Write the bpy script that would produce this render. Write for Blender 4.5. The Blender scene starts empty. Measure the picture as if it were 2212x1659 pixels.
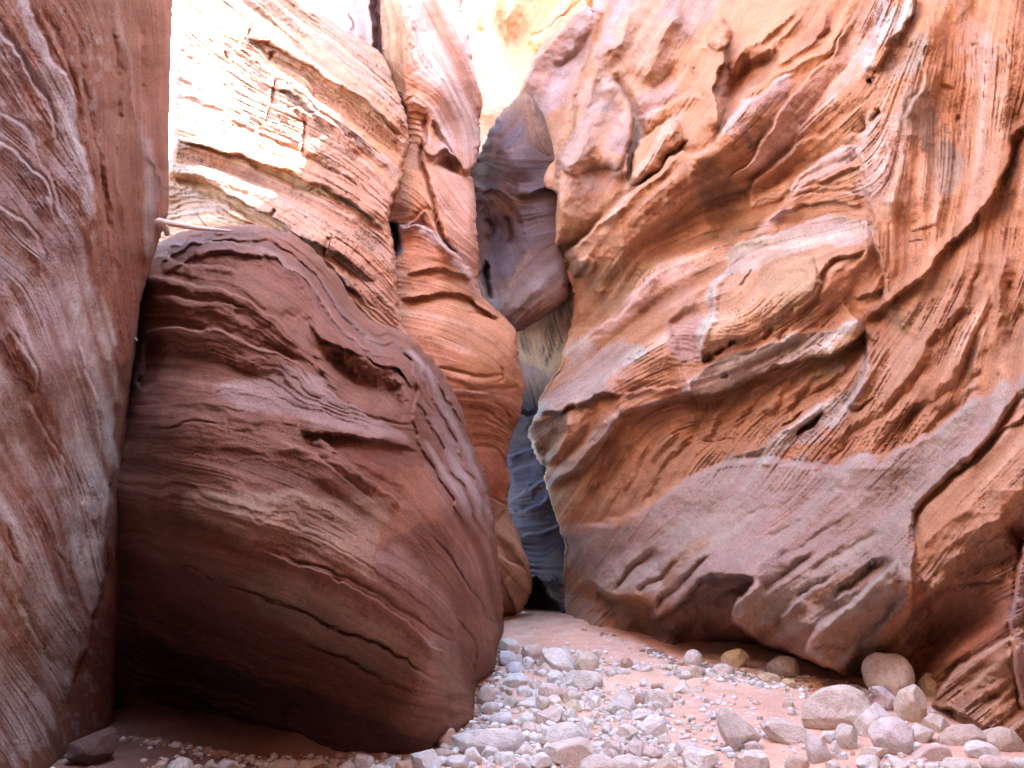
import bpy, math, random
import numpy as np
from mathutils import Vector, Matrix

R = math.radians
scene = bpy.context.scene
# ------------------------------------------------------------------ camera
W0, H0, F = 2212.0, 1659.0, 1736.0
CX, CY = W0 / 2, H0 / 2
PITCH, CAMZ = R(11.4), 1.5
cd = bpy.data.cameras.new('camera')
cd.sensor_width = 36.0
cd.lens = 36.0 * F / W0
cd.clip_start, cd.clip_end = 0.05, 500.0
cam = bpy.data.objects.new('camera', cd)
scene.collection.objects.link(cam)
cam.location = (0, 0, CAMZ)
cam.rotation_euler = (R(90) + PITCH, 0, 0)
scene.camera = cam
# ------------------------------------------------------------------ sky, sun, exposure
SUN = Vector((0.70, -0.20, 0.67)).normalized()          # towards the sun: high, from the right and a little behind
sun_el = math.asin(SUN.z)
world = bpy.data.worlds.new('World')
scene.world = world
world.use_nodes = True
wn = world.node_tree.nodes
bg = wn['Background']
sky = wn.new('ShaderNodeTexSky')
sky.sky_type = 'NISHITA'
sky.sun_disc = False
sky.sun_elevation = sun_el
sky.sun_rotation = math.atan2(SUN.x, SUN.y)
sky.dust_density = 1.5
world.node_tree.links.new(sky.outputs[0], bg.inputs[0])
bg.inputs[1].default_value = 0.15
sl = bpy.data.lights.new('sun', 'SUN')
sl.energy = 4.5
sl.angle = R(0.5)
sl.color = (1.0, 0.94, 0.85)
so = bpy.data.objects.new('sun', sl)
scene.collection.objects.link(so)
so.rotation_euler = SUN.to_track_quat('Z', 'Y').to_euler()
scene.view_settings.view_transform = 'Standard'
scene.view_settings.look = 'None'
scene.view_settings.exposure = 4.45
scene.view_settings.gamma = 1.0
scene.cycles.use_denoising = True
scene.cycles.max_bounces = 10
scene.cycles.diffuse_bounces = 7
scene.cycles.glossy_bounces = 2
# ------------------------------------------------------------------ helpers
C = scene.collection
cp, sp = math.cos(PITCH), math.sin(PITCH)


def ray3(u, v, Z):
    """point at depth Z in front of the photographer, seen in direction (u, v)"""
    x = (u - CX) / F * Z
    up = -(v - CY) / F * Z
    return x, Z * cp - up * sp, CAMZ + Z * sp + up * cp


TILES = {1: (0, 0), 2: (737.33, 0), 3: (1474.67, 0), 4: (0, 553), 5: (737.33, 553), 6: (1474.67, 553),
         7: (737.33, 1106), 8: (1474.67, 1106)}


def T(n, *p):
    a, b = TILES[n]
    return [(a + x / 3.0, b + y / 3.0) for x, y in p]


def sstep(x):
    x = np.clip(x, 0, 1)
    return x * x * (3 - 2 * x)


def vnoise(u, v, scale, seed):
    rs = np.random.RandomState(seed)
    tab = rs.rand(256, 256).astype(np.float32)
    x, y = u / scale + 1000.37, v / scale + 1000.71
    xi, yi = np.floor(x).astype(np.int64), np.floor(y).astype(np.int64)
    fx, fy = (x - xi).astype(np.float32), (y - yi).astype(np.float32)
    fx = fx * fx * fx * (fx * (fx * 6 - 15) + 10)
    fy = fy * fy * fy * (fy * (fy * 6 - 15) + 10)
    a = tab[yi & 255, xi & 255]; b = tab[yi & 255, (xi + 1) & 255]
    c = tab[(yi + 1) & 255, xi & 255]; d = tab[(yi + 1) & 255, (xi + 1) & 255]
    return ((a * (1 - fx) + b * fx) * (1 - fy) + (c * (1 - fx) + d * fx) * fy) * 2 - 1


def fbm(u, v, scale, seed, oct=3, gain=0.5):
    s, a, t = 0, 1.0, 0
    for k in range(oct):
        s = s + a * vnoise(u, v, scale / 2 ** k, seed + 17 * k)
        t += a
        a *= gain
    return s / t


def tps(pts, u, v):
    """thin plate surface through control points (u, v, value)"""
    p = np.array(pts, float)
    n = len(p)
    xy = p[:, :2] / 500.0

    def k(r2):
        return 0.5 * r2 * np.log(np.maximum(r2, 1e-12))
    d2 = ((xy[:, None, :] - xy[None, :, :]) ** 2).sum(2)
    A = np.zeros((n + 3, n + 3))
    A[:n, :n] = k(d2) + np.eye(n) * 1e-3
    A[:n, n] = 1; A[:n, n + 1:] = xy
    A[n, :n] = 1; A[n + 1:, :n] = xy.T
    w = np.linalg.solve(A, np.concatenate([p[:, 2], np.zeros(3)]))
    U, V = u / 500.0, v / 500.0
    out = w[n] + w[n + 1] * U + w[n + 2] * V
    for i in range(n):
        out = out + w[i] * k((U - xy[i, 0]) ** 2 + (V - xy[i, 1]) ** 2)
    return out


def smooth_line(pts, closed=False, sub=4):
    p = np.array(pts, float)
    n = len(p)
    if n < 3:
        return p
    out = []
    rng = range(n if closed else n - 1)
    for i in rng:
        if closed:
            p0, p1, p2, p3 = p[i - 1], p[i], p[(i + 1) % n], p[(i + 2) % n]
        else:
            p1, p2 = p[i], p[i + 1]
            p0 = p[i - 1] if i > 0 else 2 * p1 - p2
            p3 = p[i + 2] if i + 2 < n else 2 * p2 - p1
        for t in np.arange(sub) / sub:
            out.append(0.5 * (2 * p1 + (p2 - p0) * t + (2 * p0 - 5 * p1 + 4 * p2 - p3) * t * t
                              + (3 * p1 - p0 - 3 * p2 + p3) * t ** 3))
    if not closed:
        out.append(p[-1])
    return np.array(out)


def line_dist(u, v, p):
    """signed distance (positive on the left hand of travel) and 0..1 parameter along a polyline"""
    best = np.full(u.shape, 1e9, np.float32)
    sg = np.zeros(u.shape, np.float32)
    tt = np.zeros(u.shape, np.float32)
    seg = np.hypot(*(p[1:] - p[:-1]).T)
    L = max(seg.sum(), 1e-6)
    acc = 0
    for i in range(len(p) - 1):
        ax, ay = p[i]
        dx, dy = p[i + 1] - p[i]
        l2 = max(dx * dx + dy * dy, 1e-9)
        q = ((u - ax) * dx + (v - ay) * dy) / l2
        qc = np.clip(q, 0, 1)
        d = np.hypot(u - ax - qc * dx, v - ay - qc * dy)
        m = d < best
        best = np.where(m, d, best)
        sg = np.where(m, -(dx * (v - ay) - dy * (u - ax)), sg)
        tt = np.where(m, (acc + qc * seg[i]) / L, tt)
        acc += seg[i]
    return np.where(sg >= 0, best, -best), tt


def poly_sd(u, v, p):
    """signed distance to a closed outline, positive inside"""
    best = np.full(u.shape, 1e9, np.float32)
    inside = np.zeros(u.shape, bool)
    n = len(p)
    for i in range(n):
        ax, ay = p[i]
        bx, by = p[(i + 1) % n]
        dx, dy = bx - ax, by - ay
        l2 = max(dx * dx + dy * dy, 1e-9)
        q = np.clip(((u - ax) * dx + (v - ay) * dy) / l2, 0, 1)
        best = np.minimum(best, np.hypot(u - ax - q * dx, v - ay - q * dy))
        if dy != 0:
            c = ((ay > v) != (by > v)) & (u < (v - ay) / dy * dx + ax)
            inside ^= c
    return np.where(inside, best, -best)


def axis(lo, hi, a, b, st):
    """fine steps between a and b, growing steps outside"""
    a, b = max(a, lo), min(b, hi)
    x = list(np.arange(a, b + st, st))
    s, q = st, a
    left = []
    while q > lo:
        s = min(s * 1.12, 40); q -= s; left.append(q)
    s, q = st, x[-1]
    right = []
    while q < hi:
        s = min(s * 1.12, 40); q += s; right.append(q)
    return np.array(left[::-1] + x + right)


def blur(a, r):
    """separable box blur, twice"""
    if r < 1:
        return a
    for _ in range(2):
        for ax in (0, 1):
            k = 2 * r + 1
            pad = [(0, 0), (0, 0)]
            pad[ax] = (r + 1, r)
            c = np.cumsum(np.pad(a, pad, mode='wrap'), axis=ax)
            a = (c[k:] - c[:-k]) / k if ax == 0 else (c[:, k:] - c[:, :-k]) / k
    return a


def lic(cu, cv, scale, length, seed):
    """streaks along the flow (cu, cv): noise smeared along the bedding"""
    h, w = cu.shape
    f = max(1, int(scale // 2))
    hs, ws = h // f + 2, w // f + 2
    yi = np.minimum(np.arange(hs) * f, h - 1); xi = np.minimum(np.arange(ws) * f, w - 1)
    a, b = cu[np.ix_(yi, xi)], cv[np.ix_(yi, xi)]
    rs = np.random.RandomState(seed)
    N = blur(rs.rand(hs, ws).astype(np.float32), 1 if scale > 1.5 else 0)
    N = (N - N.mean()) / N.std()
    n = max(4, int(length // f))
    Y, X = np.mgrid[0:hs, 0:ws].astype(np.float32)
    acc = N.copy(); wt = 1.0
    for sgn in (1, -1):
        px, py = X.copy(), Y.copy()
        da, db = a * sgn, b * sgn
        ca, cb = da.copy(), db.copy()
        for k in range(n):
            px += ca; py += cb
            ix = np.clip(px, 0, ws - 1).astype(np.int32); iy = np.clip(py, 0, hs - 1).astype(np.int32)
            na, nb = a[iy, ix], b[iy, ix]
            fl = np.where(na * ca + nb * cb < 0, -1, 1)
            ca, cb = na * fl, nb * fl
            wgt = 1 - k / n
            acc += N[iy, ix] * wgt; wt += wgt * wgt
    acc /= acc.std()
    if f == 1:
        return acc[:h, :w]
    yy = np.arange(h) / f; xx = np.arange(w) / f
    y0 = yy.astype(int); x0 = xx.astype(int)
    fy = (yy - y0)[:, None]; fx = (xx - x0)[None, :]
    g = acc
    return ((g[np.ix_(y0, x0)] * (1 - fx) + g[np.ix_(y0, x0 + 1)] * fx) * (1 - fy)
            + (g[np.ix_(y0 + 1, x0)] * (1 - fx) + g[np.ix_(y0 + 1, x0 + 1)] * fx) * fy)


def link_mesh(name, co, faces, mat, parent=None, smooth=True, col=None):
    me = bpy.data.meshes.new(name)
    co = np.asarray(co, np.float32)
    faces = np.asarray(faces, np.int32)
    k = faces.shape[1]
    me.vertices.add(len(co)); me.vertices.foreach_set('co', co.ravel())
    me.loops.add(faces.size); me.loops.foreach_set('vertex_index', faces.ravel())
    me.polygons.add(len(faces))
    me.polygons.foreach_set('loop_start', np.arange(0, faces.size, k, dtype=np.int32))
    me.polygons.foreach_set('loop_total', np.full(len(faces), k, np.int32))
    me.update(calc_edges=True)
    if smooth:
        me.polygons.foreach_set('use_smooth', np.ones(len(faces), bool))
    if col is not None:
        at = me.attributes.new('Col', 'FLOAT_COLOR', 'POINT')
        at.data.foreach_set('color', np.concatenate([col, np.ones((len(col), 1))], 1).astype(np.float32).ravel())
    me.validate()
    if mat:
        me.materials.append(mat)
    o = bpy.data.objects.new(name, me)
    C.objects.link(o)
    if parent:
        o.parent = parent
    return o


def tag(o, label=None, cat=None, group=None, kind=None):
    if label: o['label'] = label
    if cat: o['category'] = cat
    if group: o['group'] = group
    if kind: o['kind'] = kind
    return o


# ------------------------------------------------------------------ materials
def new_mat(name):
    m = bpy.data.materials.new(name)
    m.use_nodes = True
    nt = m.node_tree
    return m, nt.nodes, nt.links, nt.nodes['Principled BSDF']


def rock_mat(name, grain=60.0, bump=0.4, spec=0.2, rough=0.85, speck=0.32):
    """mineral colour of each bed (stored with the mesh), broken up by grain, blotches and fine pitting"""
    m, N, L, b = new_mat(name)
    at = N.new('ShaderNodeAttribute'); at.attribute_name = 'Col'
    tc = N.new('ShaderNodeTexCoord')
    n1 = N.new('ShaderNodeTexNoise'); n1.inputs['Scale'].default_value = 3.5; n1.inputs['Detail'].default_value = 8
    n1.inputs['Roughness'].default_value = 0.65
    n2 = N.new('ShaderNodeTexNoise'); n2.inputs['Scale'].default_value = grain; n2.inputs['Detail'].default_value = 4
    n2.inputs['Roughness'].default_value = 0.7
    for n in (n1, n2):
        L.new(tc.outputs['Object'], n.inputs['Vector'])
    r1 = N.new('ShaderNodeMapRange'); r1.inputs[1].default_value = 0.3; r1.inputs[2].default_value = 0.7
    r1.inputs[3].default_value = 0.82; r1.inputs[4].default_value = 1.18
    L.new(n1.outputs[0], r1.inputs[0])
    r2 = N.new('ShaderNodeMapRange'); r2.inputs[1].default_value = 0.3; r2.inputs[2].default_value = 0.7
    r2.inputs[3].default_value = 1 - speck; r2.inputs[4].default_value = 1 + speck
    L.new(n2.outputs[0], r2.inputs[0])
    mu = N.new('ShaderNodeMath'); mu.operation = 'MULTIPLY'
    L.new(r1.outputs[0], mu.inputs[0]); L.new(r2.outputs[0], mu.inputs[1])
    mx = N.new('ShaderNodeVectorMath'); mx.operation = 'SCALE'
    L.new(at.outputs['Color'], mx.inputs[0]); L.new(mu.outputs[0], mx.inputs['Scale'])
    L.new(mx.outputs[0], b.inputs['Base Color'])
    b.inputs['Roughness'].default_value = rough
    b.inputs['Specular IOR Level'].default_value = spec
    bp = N.new('ShaderNodeBump'); bp.inputs['Strength'].default_value = bump; bp.inputs['Distance'].default_value = 0.02
    ad = N.new('ShaderNodeMath'); ad.operation = 'ADD'
    L.new(n2.outputs[0], ad.inputs[0]); L.new(n1.outputs[0], ad.inputs[1])
    L.new(ad.outputs[0], bp.inputs['Height']); L.new(bp.outputs[0], b.inputs['Normal'])
    return m


ROCK = rock_mat('sandstone')


# ------------------------------------------------------------------ rock masses
class Mass:
    """A carved rock face. Its outline, its distance at a few control points, its folds, ledges, cracks and
    beds were measured from the photograph; the result is a dense relief surface standing at its real place."""

    def __init__(s, outline, depth, flow, base, seed, step=2.4, warp=1.0, rough=1.0, free=12.0, back=2.0, sub=3, fs=0.7, gs=0.45, edge=1.0, wide=(-30, 2242), soft=1.0):
        s.seed = seed
        s.fs, s.gs, s.soft, s.calm = fs, gs, soft, 1.0
        s.out = smooth_line(outline, True, sub)
        lo, hi = s.out.min(0) - 10, s.out.max(0) + 10
        s.us = axis(lo[0], hi[0], wide[0], wide[1], step); s.vs = axis(lo[1], hi[1], -30, 1690, step)
        s.u, s.v = [a.astype(np.float32) for a in np.meshgrid(s.us, s.vs)]
        u, v = s.u, s.v
        s.wu = u + warp * (7 * vnoise(u, v, 55, seed) + 3.5 * vnoise(u, v, 21, seed + 1) + 1.5 * vnoise(u, v, 8, seed + 2))
        s.wv = v + warp * (7 * vnoise(u, v, 55, seed + 3) + 3.5 * vnoise(u, v, 21, seed + 4) + 1.5 * vnoise(u, v, 8, seed + 5))
        s.Z = tps(depth, u, v).astype(np.float32)
        s.D = np.zeros_like(u)
        s.sd = poly_sd(u + edge * (2.5 * vnoise(u, v, 14, seed + 6) + vnoise(u, v, 5, seed + 7)),
                       v + edge * (2.5 * vnoise(u, v, 14, seed + 8) + vnoise(u, v, 5, seed + 9)), s.out)
        s.free, s.back = free, back
        s.col = np.empty(u.shape + (3,), np.float32); s.col[:] = base
        # streak fields along the bedding
        f = np.array(flow, float)
        c2 = s2 = w = 0
        for x, y, a in f:
            k = 1.0 / (((u - x) ** 2 + (v - y) ** 2) / 1e4 + 0.08) ** 1.6
            c2 = c2 + k * math.cos(2 * R(a)); s2 = s2 + k * math.sin(2 * R(a))
        th = 0.5 * np.arctan2(s2, c2) + 0.10 * vnoise(u, v, 90, seed + 11)
        s.th = th
        cu, cv = np.cos(th).astype(np.float32), np.sin(th).astype(np.float32)
        s.l1 = lic(cu, cv, 1.0, 44, seed + 21)
        s.l2 = lic(cu, cv, 4.0, 110, seed + 22)
        s.l3 = lic(cu, cv, 9.0, 200, seed + 23)
        s.l4 = lic(cu, cv, 20.0, 300, seed + 24)
        s.l5 = lic(cu, cv, 40.0, 420, seed + 25)

    def block(s, p, m):
        lo, hi = p.min(0) - m, p.max(0) + m
        i0, i1 = np.searchsorted(s.us, [lo[0], hi[0]]); j0, j1 = np.searchsorted(s.vs, [lo[1], hi[1]])
        return slice(max(j0 - 1, 0), j1 + 1), slice(max(i0 - 1, 0), i1 + 1)

    def ledge(s, pts, h, w=60, w2=0, h2=0, side='L', e=3.0, t0=0.12, t1=0.12):
        """a step: the rock on `side` stands h proud, fading back over w pixels; the foot of it is cut h2 deep"""
        h, h2, e = h * s.fs, h2 * s.fs, e * s.soft
        p = smooth_line(pts)
        b = s.block(p, w * 1.3 + w2 + 30)
        d, t = line_dist(s.wu[b], s.wv[b], p)
        if side == 'R':
            d = -d
        tp = sstep(t / max(t0, 1e-3)) * sstep((1 - t) / max(t1, 1e-3))
        up = sstep(d / e + 0.5)
        s.D[b] += tp * h * up * (1 - sstep(np.maximum(d, 0) / w)) ** 1.3
        if h2:
            s.D[b] -= tp * h2 * (1 - up) * (1 - sstep(np.maximum(-d, 0) / max(w2, 1))) ** 1.3
        return s

    def ridge(s, pts, h, w=30, w2=None, t0=0.2, t1=0.2, p=1.6):
        """a crest (h > 0) or a groove (h < 0); w is its width on the left of travel, w2 on the right"""
        h *= s.fs if h > 0 else s.gs
        q = smooth_line(pts)
        w2 = w2 or w
        b = s.block(q, max(w, w2) + 20)
        d, t = line_dist(s.wu[b], s.wv[b], q)
        tp = sstep(t / max(t0, 1e-3)) * sstep((1 - t) / max(t1, 1e-3))
        x = np.clip(1 - np.where(d > 0, d / w, -d / w2), 0, 1)
        s.D[b] += h * tp * x ** p
        return s

    def dome(s, pts, h, w=40):
        """a bulge (h > 0) or a hollow (h < 0) inside a closed outline, rounded over w pixels from its rim"""
        h *= s.fs if h > 0 or w > 20 else s.gs
        p = smooth_line(pts, True)
        b = s.block(p, 30)
        d = poly_sd(s.wu[b], s.wv[b], p)
        x = np.clip(d / w, 0, 1)
        s.D[b] += h * np.sqrt(np.maximum(1 - (1 - x) ** 2, 0)) if h > 0 else h * sstep(x)
        return s

    def paint(s, pts, col, a=1.0, e=14, streak=0.0, closed=True, w=20, lv=3):
        """mineral colour of a patch of rock: outline (or a band of width w), soft or streaky edge"""
        p = smooth_line(pts, closed)
        b = s.block(p, e * 2 + (0 if closed else w) + 40)
        wu, wv = s.wu[b], s.wv[b]
        st = {1: s.l1, 2: s.l2, 3: s.l3, 4: s.l4}[lv][b]
        if closed:
            d = poly_sd(wu, wv, p)
        else:
            d, t = line_dist(wu, wv, p)
            d = w * np.minimum(1, 4 * np.minimum(t, 1 - t) + 0.15) - np.abs(d)
        k = sstep((d + st * e * 0.4 + ((6 + e * 0.4) if closed else 2.5) * fbm(s.u[b], s.v[b], 30, s.seed + 61, 4, 0.65)) / e + 0.5) * a
        if streak:
            k = k * np.clip(1 - streak * 0.5 + streak * 0.5 * st, 0, 1.15)
        k = np.clip(k, 0, 1)[..., None]
        s.col[b] = s.col[b] * (1 - k) + np.array(col, np.float32) * k
        return s

    def tint(s, lv, col, lo=0.0, hi=1.5, a=0.6):
        """beds of another colour along the bedding"""
        st = {1: s.l1, 2: s.l2, 3: s.l3, 4: s.l4}[lv]
        k = (sstep((st - lo) / (hi - lo)) * a)[..., None]
        s.col = s.col * (1 - k) + np.array(col, np.float32) * k
        return s

    def strata(s, lines, per, h, seed, lip=0.65):
        """bedding planes through traced lines [(level, pts)...]; `per` beds to a level, each standing out or worn back"""
        pts = []
        for lv, l in lines:
            for x, y in smooth_line(l, False, 2)[::2]:
                pts.append((x, y, lv))
        phi = tps(pts, s.wu, s.wv)
        rs = np.random.RandomState(seed)
        tot = 0
        hard = 0
        for k, (m, a) in enumerate(((1.0, 1.0), (2.7, 0.5), (6.5, 0.28))):
            q = phi * per * m + 500 + 0.5 * vnoise(s.u, s.v, 160 / m, seed + k) * 1.2
            i = np.floor(q).astype(int); f = q - i
            hd = rs.rand(4096)
            wth = 0.55 + 0.45 * vnoise(s.u, s.v, 130, seed + 5 + k)
            amp = hd[i % 4096]
            prof = np.where(f < lip, f / lip, (1 - f) / (1 - lip))          # a lip, then a quick undercut
            tot = tot + a * amp * prof * np.clip(wth, 0.1, 1.2)
            hard = hard + a * (amp - 0.5)
        s.D += h * tot
        s.hard = hard
        return s

    def build(s, name, rough=(0.10, 0.035, 0.012, 0.006), fade=None, extra=None, mat=None, smooth_=1.0, fold=0.06, gam=0.78, gain=0.80, band=0.10, rnd=0.35):
        u, v = s.u, s.v
        g = s.seed
        km = np.clip(0.62 + smooth_ * 1.1 * fbm(u, v, 170, g + 41, 3), 0.12, 1.25) * s.calm      # some faces are scoured smooth, others ribbed
        kn = np.clip(0.62 + smooth_ * 1.1 * fbm(u, v, 110, g + 47, 3), 0.12, 1.25) * s.calm
        s.D += fold * s.l5 + rough[0] * fbm(u, v, 190, g + 31, 3) + km * (rough[1] * s.l4 * 0.45 + rough[1] * s.l3 * 0.5 + rough[2] * s.l2) \
            + kn * rough[3] * s.l1 + rough[2] * 0.8 * fbm(u, v, 18, g + 33, 3) + rough[1] * 0.28 * fbm(u, v, 70, g + 35, 3)
        # thin beds: each its own shade, lighter ones a little greyer
        bd = band * (s.l2 * 0.9 + s.l3 * 0.7) * km + band * 0.8 * s.l1 * s.calm
        s.col = s.col * np.exp(np.clip(bd, -0.6, 0.5))[..., None] * np.stack([1 + 0 * bd, 1 + 0.25 * bd, 1 + 0.4 * bd], -1)
        x = np.clip(s.sd / s.free, 0, 1)
        Z = s.Z - s.D * np.clip(s.sd / 5 + 0.2, 0, 1)
        sx, ins = s.sd, x
        Z = Z + rnd * (1 - np.sqrt(np.maximum(1 - (1 - ins) ** 2, 0))) + s.back * np.clip(-sx / 2.6, 0, 1.2)
        keep = s.sd > -3.2
        X3, Y3, Z3 = ray3(u, v, Z)
        s.fin = Z
        co = np.stack([X3, Y3, Z3], -1).reshape(-1, 3)
        nv, nu = u.shape
        idx = np.arange(nv * nu).reshape(nv, nu)
        k = keep[:-1, :-1] & keep[1:, :-1] & keep[:-1, 1:] & keep[1:, 1:]
        q = np.stack([idx[:-1, :-1], idx[1:, :-1], idx[1:, 1:], idx[:-1, 1:]], -1)[k]
        used = np.unique(q)
        remap = np.full(nv * nu, -1, np.int32); remap[used] = np.arange(len(used))
        q = remap[q]
        co = co[used]; col = np.clip(s.col.reshape(-1, 3)[used], 0.01, 0.95) ** gam * gain
        if extra is not None:
            n0 = len(co)
            eco, eq, ecol = extra
            co = np.concatenate([co, eco]); q = np.concatenate([q, eq + n0]); col = np.concatenate([col, ecol])
        return link_mesh(name, co, q, mat or ROCK, col=col)


def wall_sheet(path, h, col, seed, n=60, m=40, amp=0.5, lean=0.0):
    """unseen walls behind the photographer, and added light blockers: a rough upright sheet along a plan-view path"""
    p = smooth_line(path, False, 8)
    d = np.concatenate([[0], np.cumsum(np.hypot(*(p[1:] - p[:-1]).T))])
    t = np.linspace(0, d[-1], n)
    x, y = np.interp(t, d, p[:, 0]), np.interp(t, d, p[:, 1])
    hh = np.interp(np.linspace(0, 1, n), np.linspace(0, 1, len(h)), h)
    T_, Zz = np.meshgrid(t, np.linspace(0, 1, m))
    Zz = -0.3 + Zz * (hh[None] + 0.3)
    nx = np.gradient(y); ny = -np.gradient(x)
    l = np.hypot(nx, ny); nx, ny = nx / l, ny / l
    off = amp * fbm(T_, Zz, 3.0, seed, 3) + lean * Zz
    co = np.stack([x[None] + nx[None] * off, y[None] + ny[None] * off, Zz + 0.5 * vnoise(T_, T_ * 0, 2.5, seed + 2) * (Zz > hh[None] * 0.8)], -1).reshape(-1, 3)
    idx = np.arange(n * m).reshape(m, n)
    q = np.stack([idx[:-1, :-1], idx[:-1, 1:], idx[1:, 1:], idx[1:, :-1]], -1).reshape(-1, 4)
    c = np.tile(np.array(col, np.float32) ** 0.78 * 0.80, (n * m, 1))
    return co, q, c
# ------------------------------------------------------------------ ground
def ground_z(x, y):
    x = np.asarray(x, np.float32); y = np.asarray(y, np.float32)
    z = 0.36 * sstep((y - 8.6) / 5.0)
    z = z + 0.05 * fbm(x, y, 1.9, 901, 3) + 0.02 * fbm(x, y, 0.25, 905, 3) + 0.025 * fbm(x, y, 0.55, 907, 2)
    z = z + 0.10 * np.exp(-(((x - 1.9) / 1.1) ** 2 + ((y - 9.3) / 0.6) ** 2))
    return z


_tu, _tv = np.arange(-400, 2620, 20.0), np.arange(1335, 1900, 4.0)
_TU, _TV = np.meshgrid(_tu, _tv)
_TZ = np.full(_TU.shape, 6.0)
for _ in range(40):
    x_, y_, z_ = ray3(_TU, _TV, _TZ)
    _TZ = _TZ + np.clip((ground_z(x_, y_) - z_) / (ray3(_TU, _TV, _TZ + 1)[2] - z_), -1.5, 1.5)


def to_ground(u, v):
    """where the line of sight (u, v) meets the canyon floor"""
    a = min(max((u - _tu[0]) / 20.0, 0), len(_tu) - 1.001); b = min(max((v - _tv[0]) / 4.0, 0), len(_tv) - 1.001)
    i, j = int(a), int(b)
    a -= i; b -= j
    t = (_TZ[j, i] * (1 - a) + _TZ[j, i + 1] * a) * (1 - b) + (_TZ[j + 1, i] * (1 - a) + _TZ[j + 1, i + 1] * a) * b
    x, y, z = ray3(u, v, float(t))
    return x, y, float(t), z


gx = axis(-16, 16, -4.2, 5.5, 0.035); gy = axis(-14, 30, 4.6, 14.5, 0.04)
GX, GY = [a.astype(np.float32) for a in np.meshgrid(gx, gy)]
GZ = ground_z(GX, GY)
peb = np.maximum(0, vnoise(GX, GY, 0.06, 911)) * sstep(0.5 + fbm(GX, GY, 0.9, 912)) * 0.02
GZ = GZ + peb
gc = np.empty(GX.shape + (3,), np.float32)
gc[:] = (0.66, 0.50, 0.385)
k = sstep(0.5 + 0.9 * fbm(GX, GY, 1.3, 921, 3))[..., None]
gc = gc * (1 - k * 0.45) + np.array((0.62, 0.365, 0.29)) * k * 0.45
k = (sstep((vnoise(GX, GY, 0.10, 923) - 0.1) * 2) * sstep(0.3 + 1.2 * fbm(GX, GY, 0.7, 925)))[..., None]
gc = gc * (1 - k * 0.6) + np.array((0.70, 0.62, 0.57)) * k * 0.6
k = (sstep((-0.9 - GX + 0.5 * fbm(GX, GY, 0.8, 931)) / 0.9) * 0.85)[..., None]          # sand painted dark red for the shade under the buttress
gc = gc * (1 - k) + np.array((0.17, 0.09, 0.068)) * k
n_, m_ = GX.shape
gi = np.arange(n_ * m_).reshape(n_, m_)
gq = np.stack([gi[:-1, :-1], gi[:-1, 1:], gi[1:, 1:], gi[1:, :-1]], -1).reshape(-1, 4)
SAND = rock_mat('red_sand', grain=45, bump=0.35, spec=0.15, rough=0.95, speck=0.22)
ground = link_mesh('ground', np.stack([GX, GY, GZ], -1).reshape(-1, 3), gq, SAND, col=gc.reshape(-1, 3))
tag(ground, 'pale pinkish sand and gravel floor of the canyon', kind='structure')

ORANGE, PINK, RED, TAN = (0.52, 0.235, 0.125), (0.58, 0.345, 0.255), (0.40, 0.135, 0.075), (0.47, 0.255, 0.125)
GREY, LAV, BROWN, VARN = (0.46, 0.355, 0.315), (0.46, 0.36, 0.37), (0.27, 0.13, 0.075), (0.20, 0.145, 0.11)
CREAM, MAROON, BLUE, ORED = (0.64, 0.47, 0.37), (0.27, 0.085, 0.06), (0.145, 0.13, 0.19), (0.50, 0.18, 0.085)

# ------------------------------------------------------------------ near wall on the left
m = Mass([(-900, -2100), (-200, -2300), (520, -2250), (425, -900), (400, -300), (373, 0), (367, 150), (363, 300), (363, 440), (352, 490),
          (336, 540), (319, 600), (303, 660), (293, 760), (281, 850), (273, 950), (267, 1100), (259, 1300),
          (251, 1480), (247, 1600), (240, 1760), (-100, 1800), (-700, 1800)],
         [(0, 1659, 4.6), (120, 1640, 5.5), (246, 1570, 6.9), (0, 800, 4.6), (150, 800, 5.6), (270, 850, 7.1), (0, 0, 4.9),
          (180, 0, 6.0), (370, 0, 7.7), (362, 450, 7.5), (425, -900, 8.3), (0, -900, 5.2), (-600, 800, 3.0),
          (-600, -900, 3.3), (-600, 1659, 3.0), (90, 1200, 5.1), (200, 1200, 6.2), (250, 200, 6.6), (320, 600, 7.3), (520, -2250, 9.6), (0, -2250, 6.2), (-700, -2200, 3.6)],
         [(50, 150, 58), (80, 400, 52), (20, 330, 40), (50, 800, 62), (50, 1050, 60), (150, 900, 74), (280, 300, 90), (250, 600, 86),
          (200, 1200, 80), (120, 1400, 55), (220, 1500, 86), (340, 200, 90), (330, 400, 88), (60, 560, 40), (100, 650, 70),
          (40, 1500, 55), (180, 650, 75)], (0.36, 0.135, 0.085), 100, free=16, fs=0.42, gs=0.3, soft=2.2, edge=0.4, wide=(-360, 2242))
PALE = (0.60, 0.50, 0.53)
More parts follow.
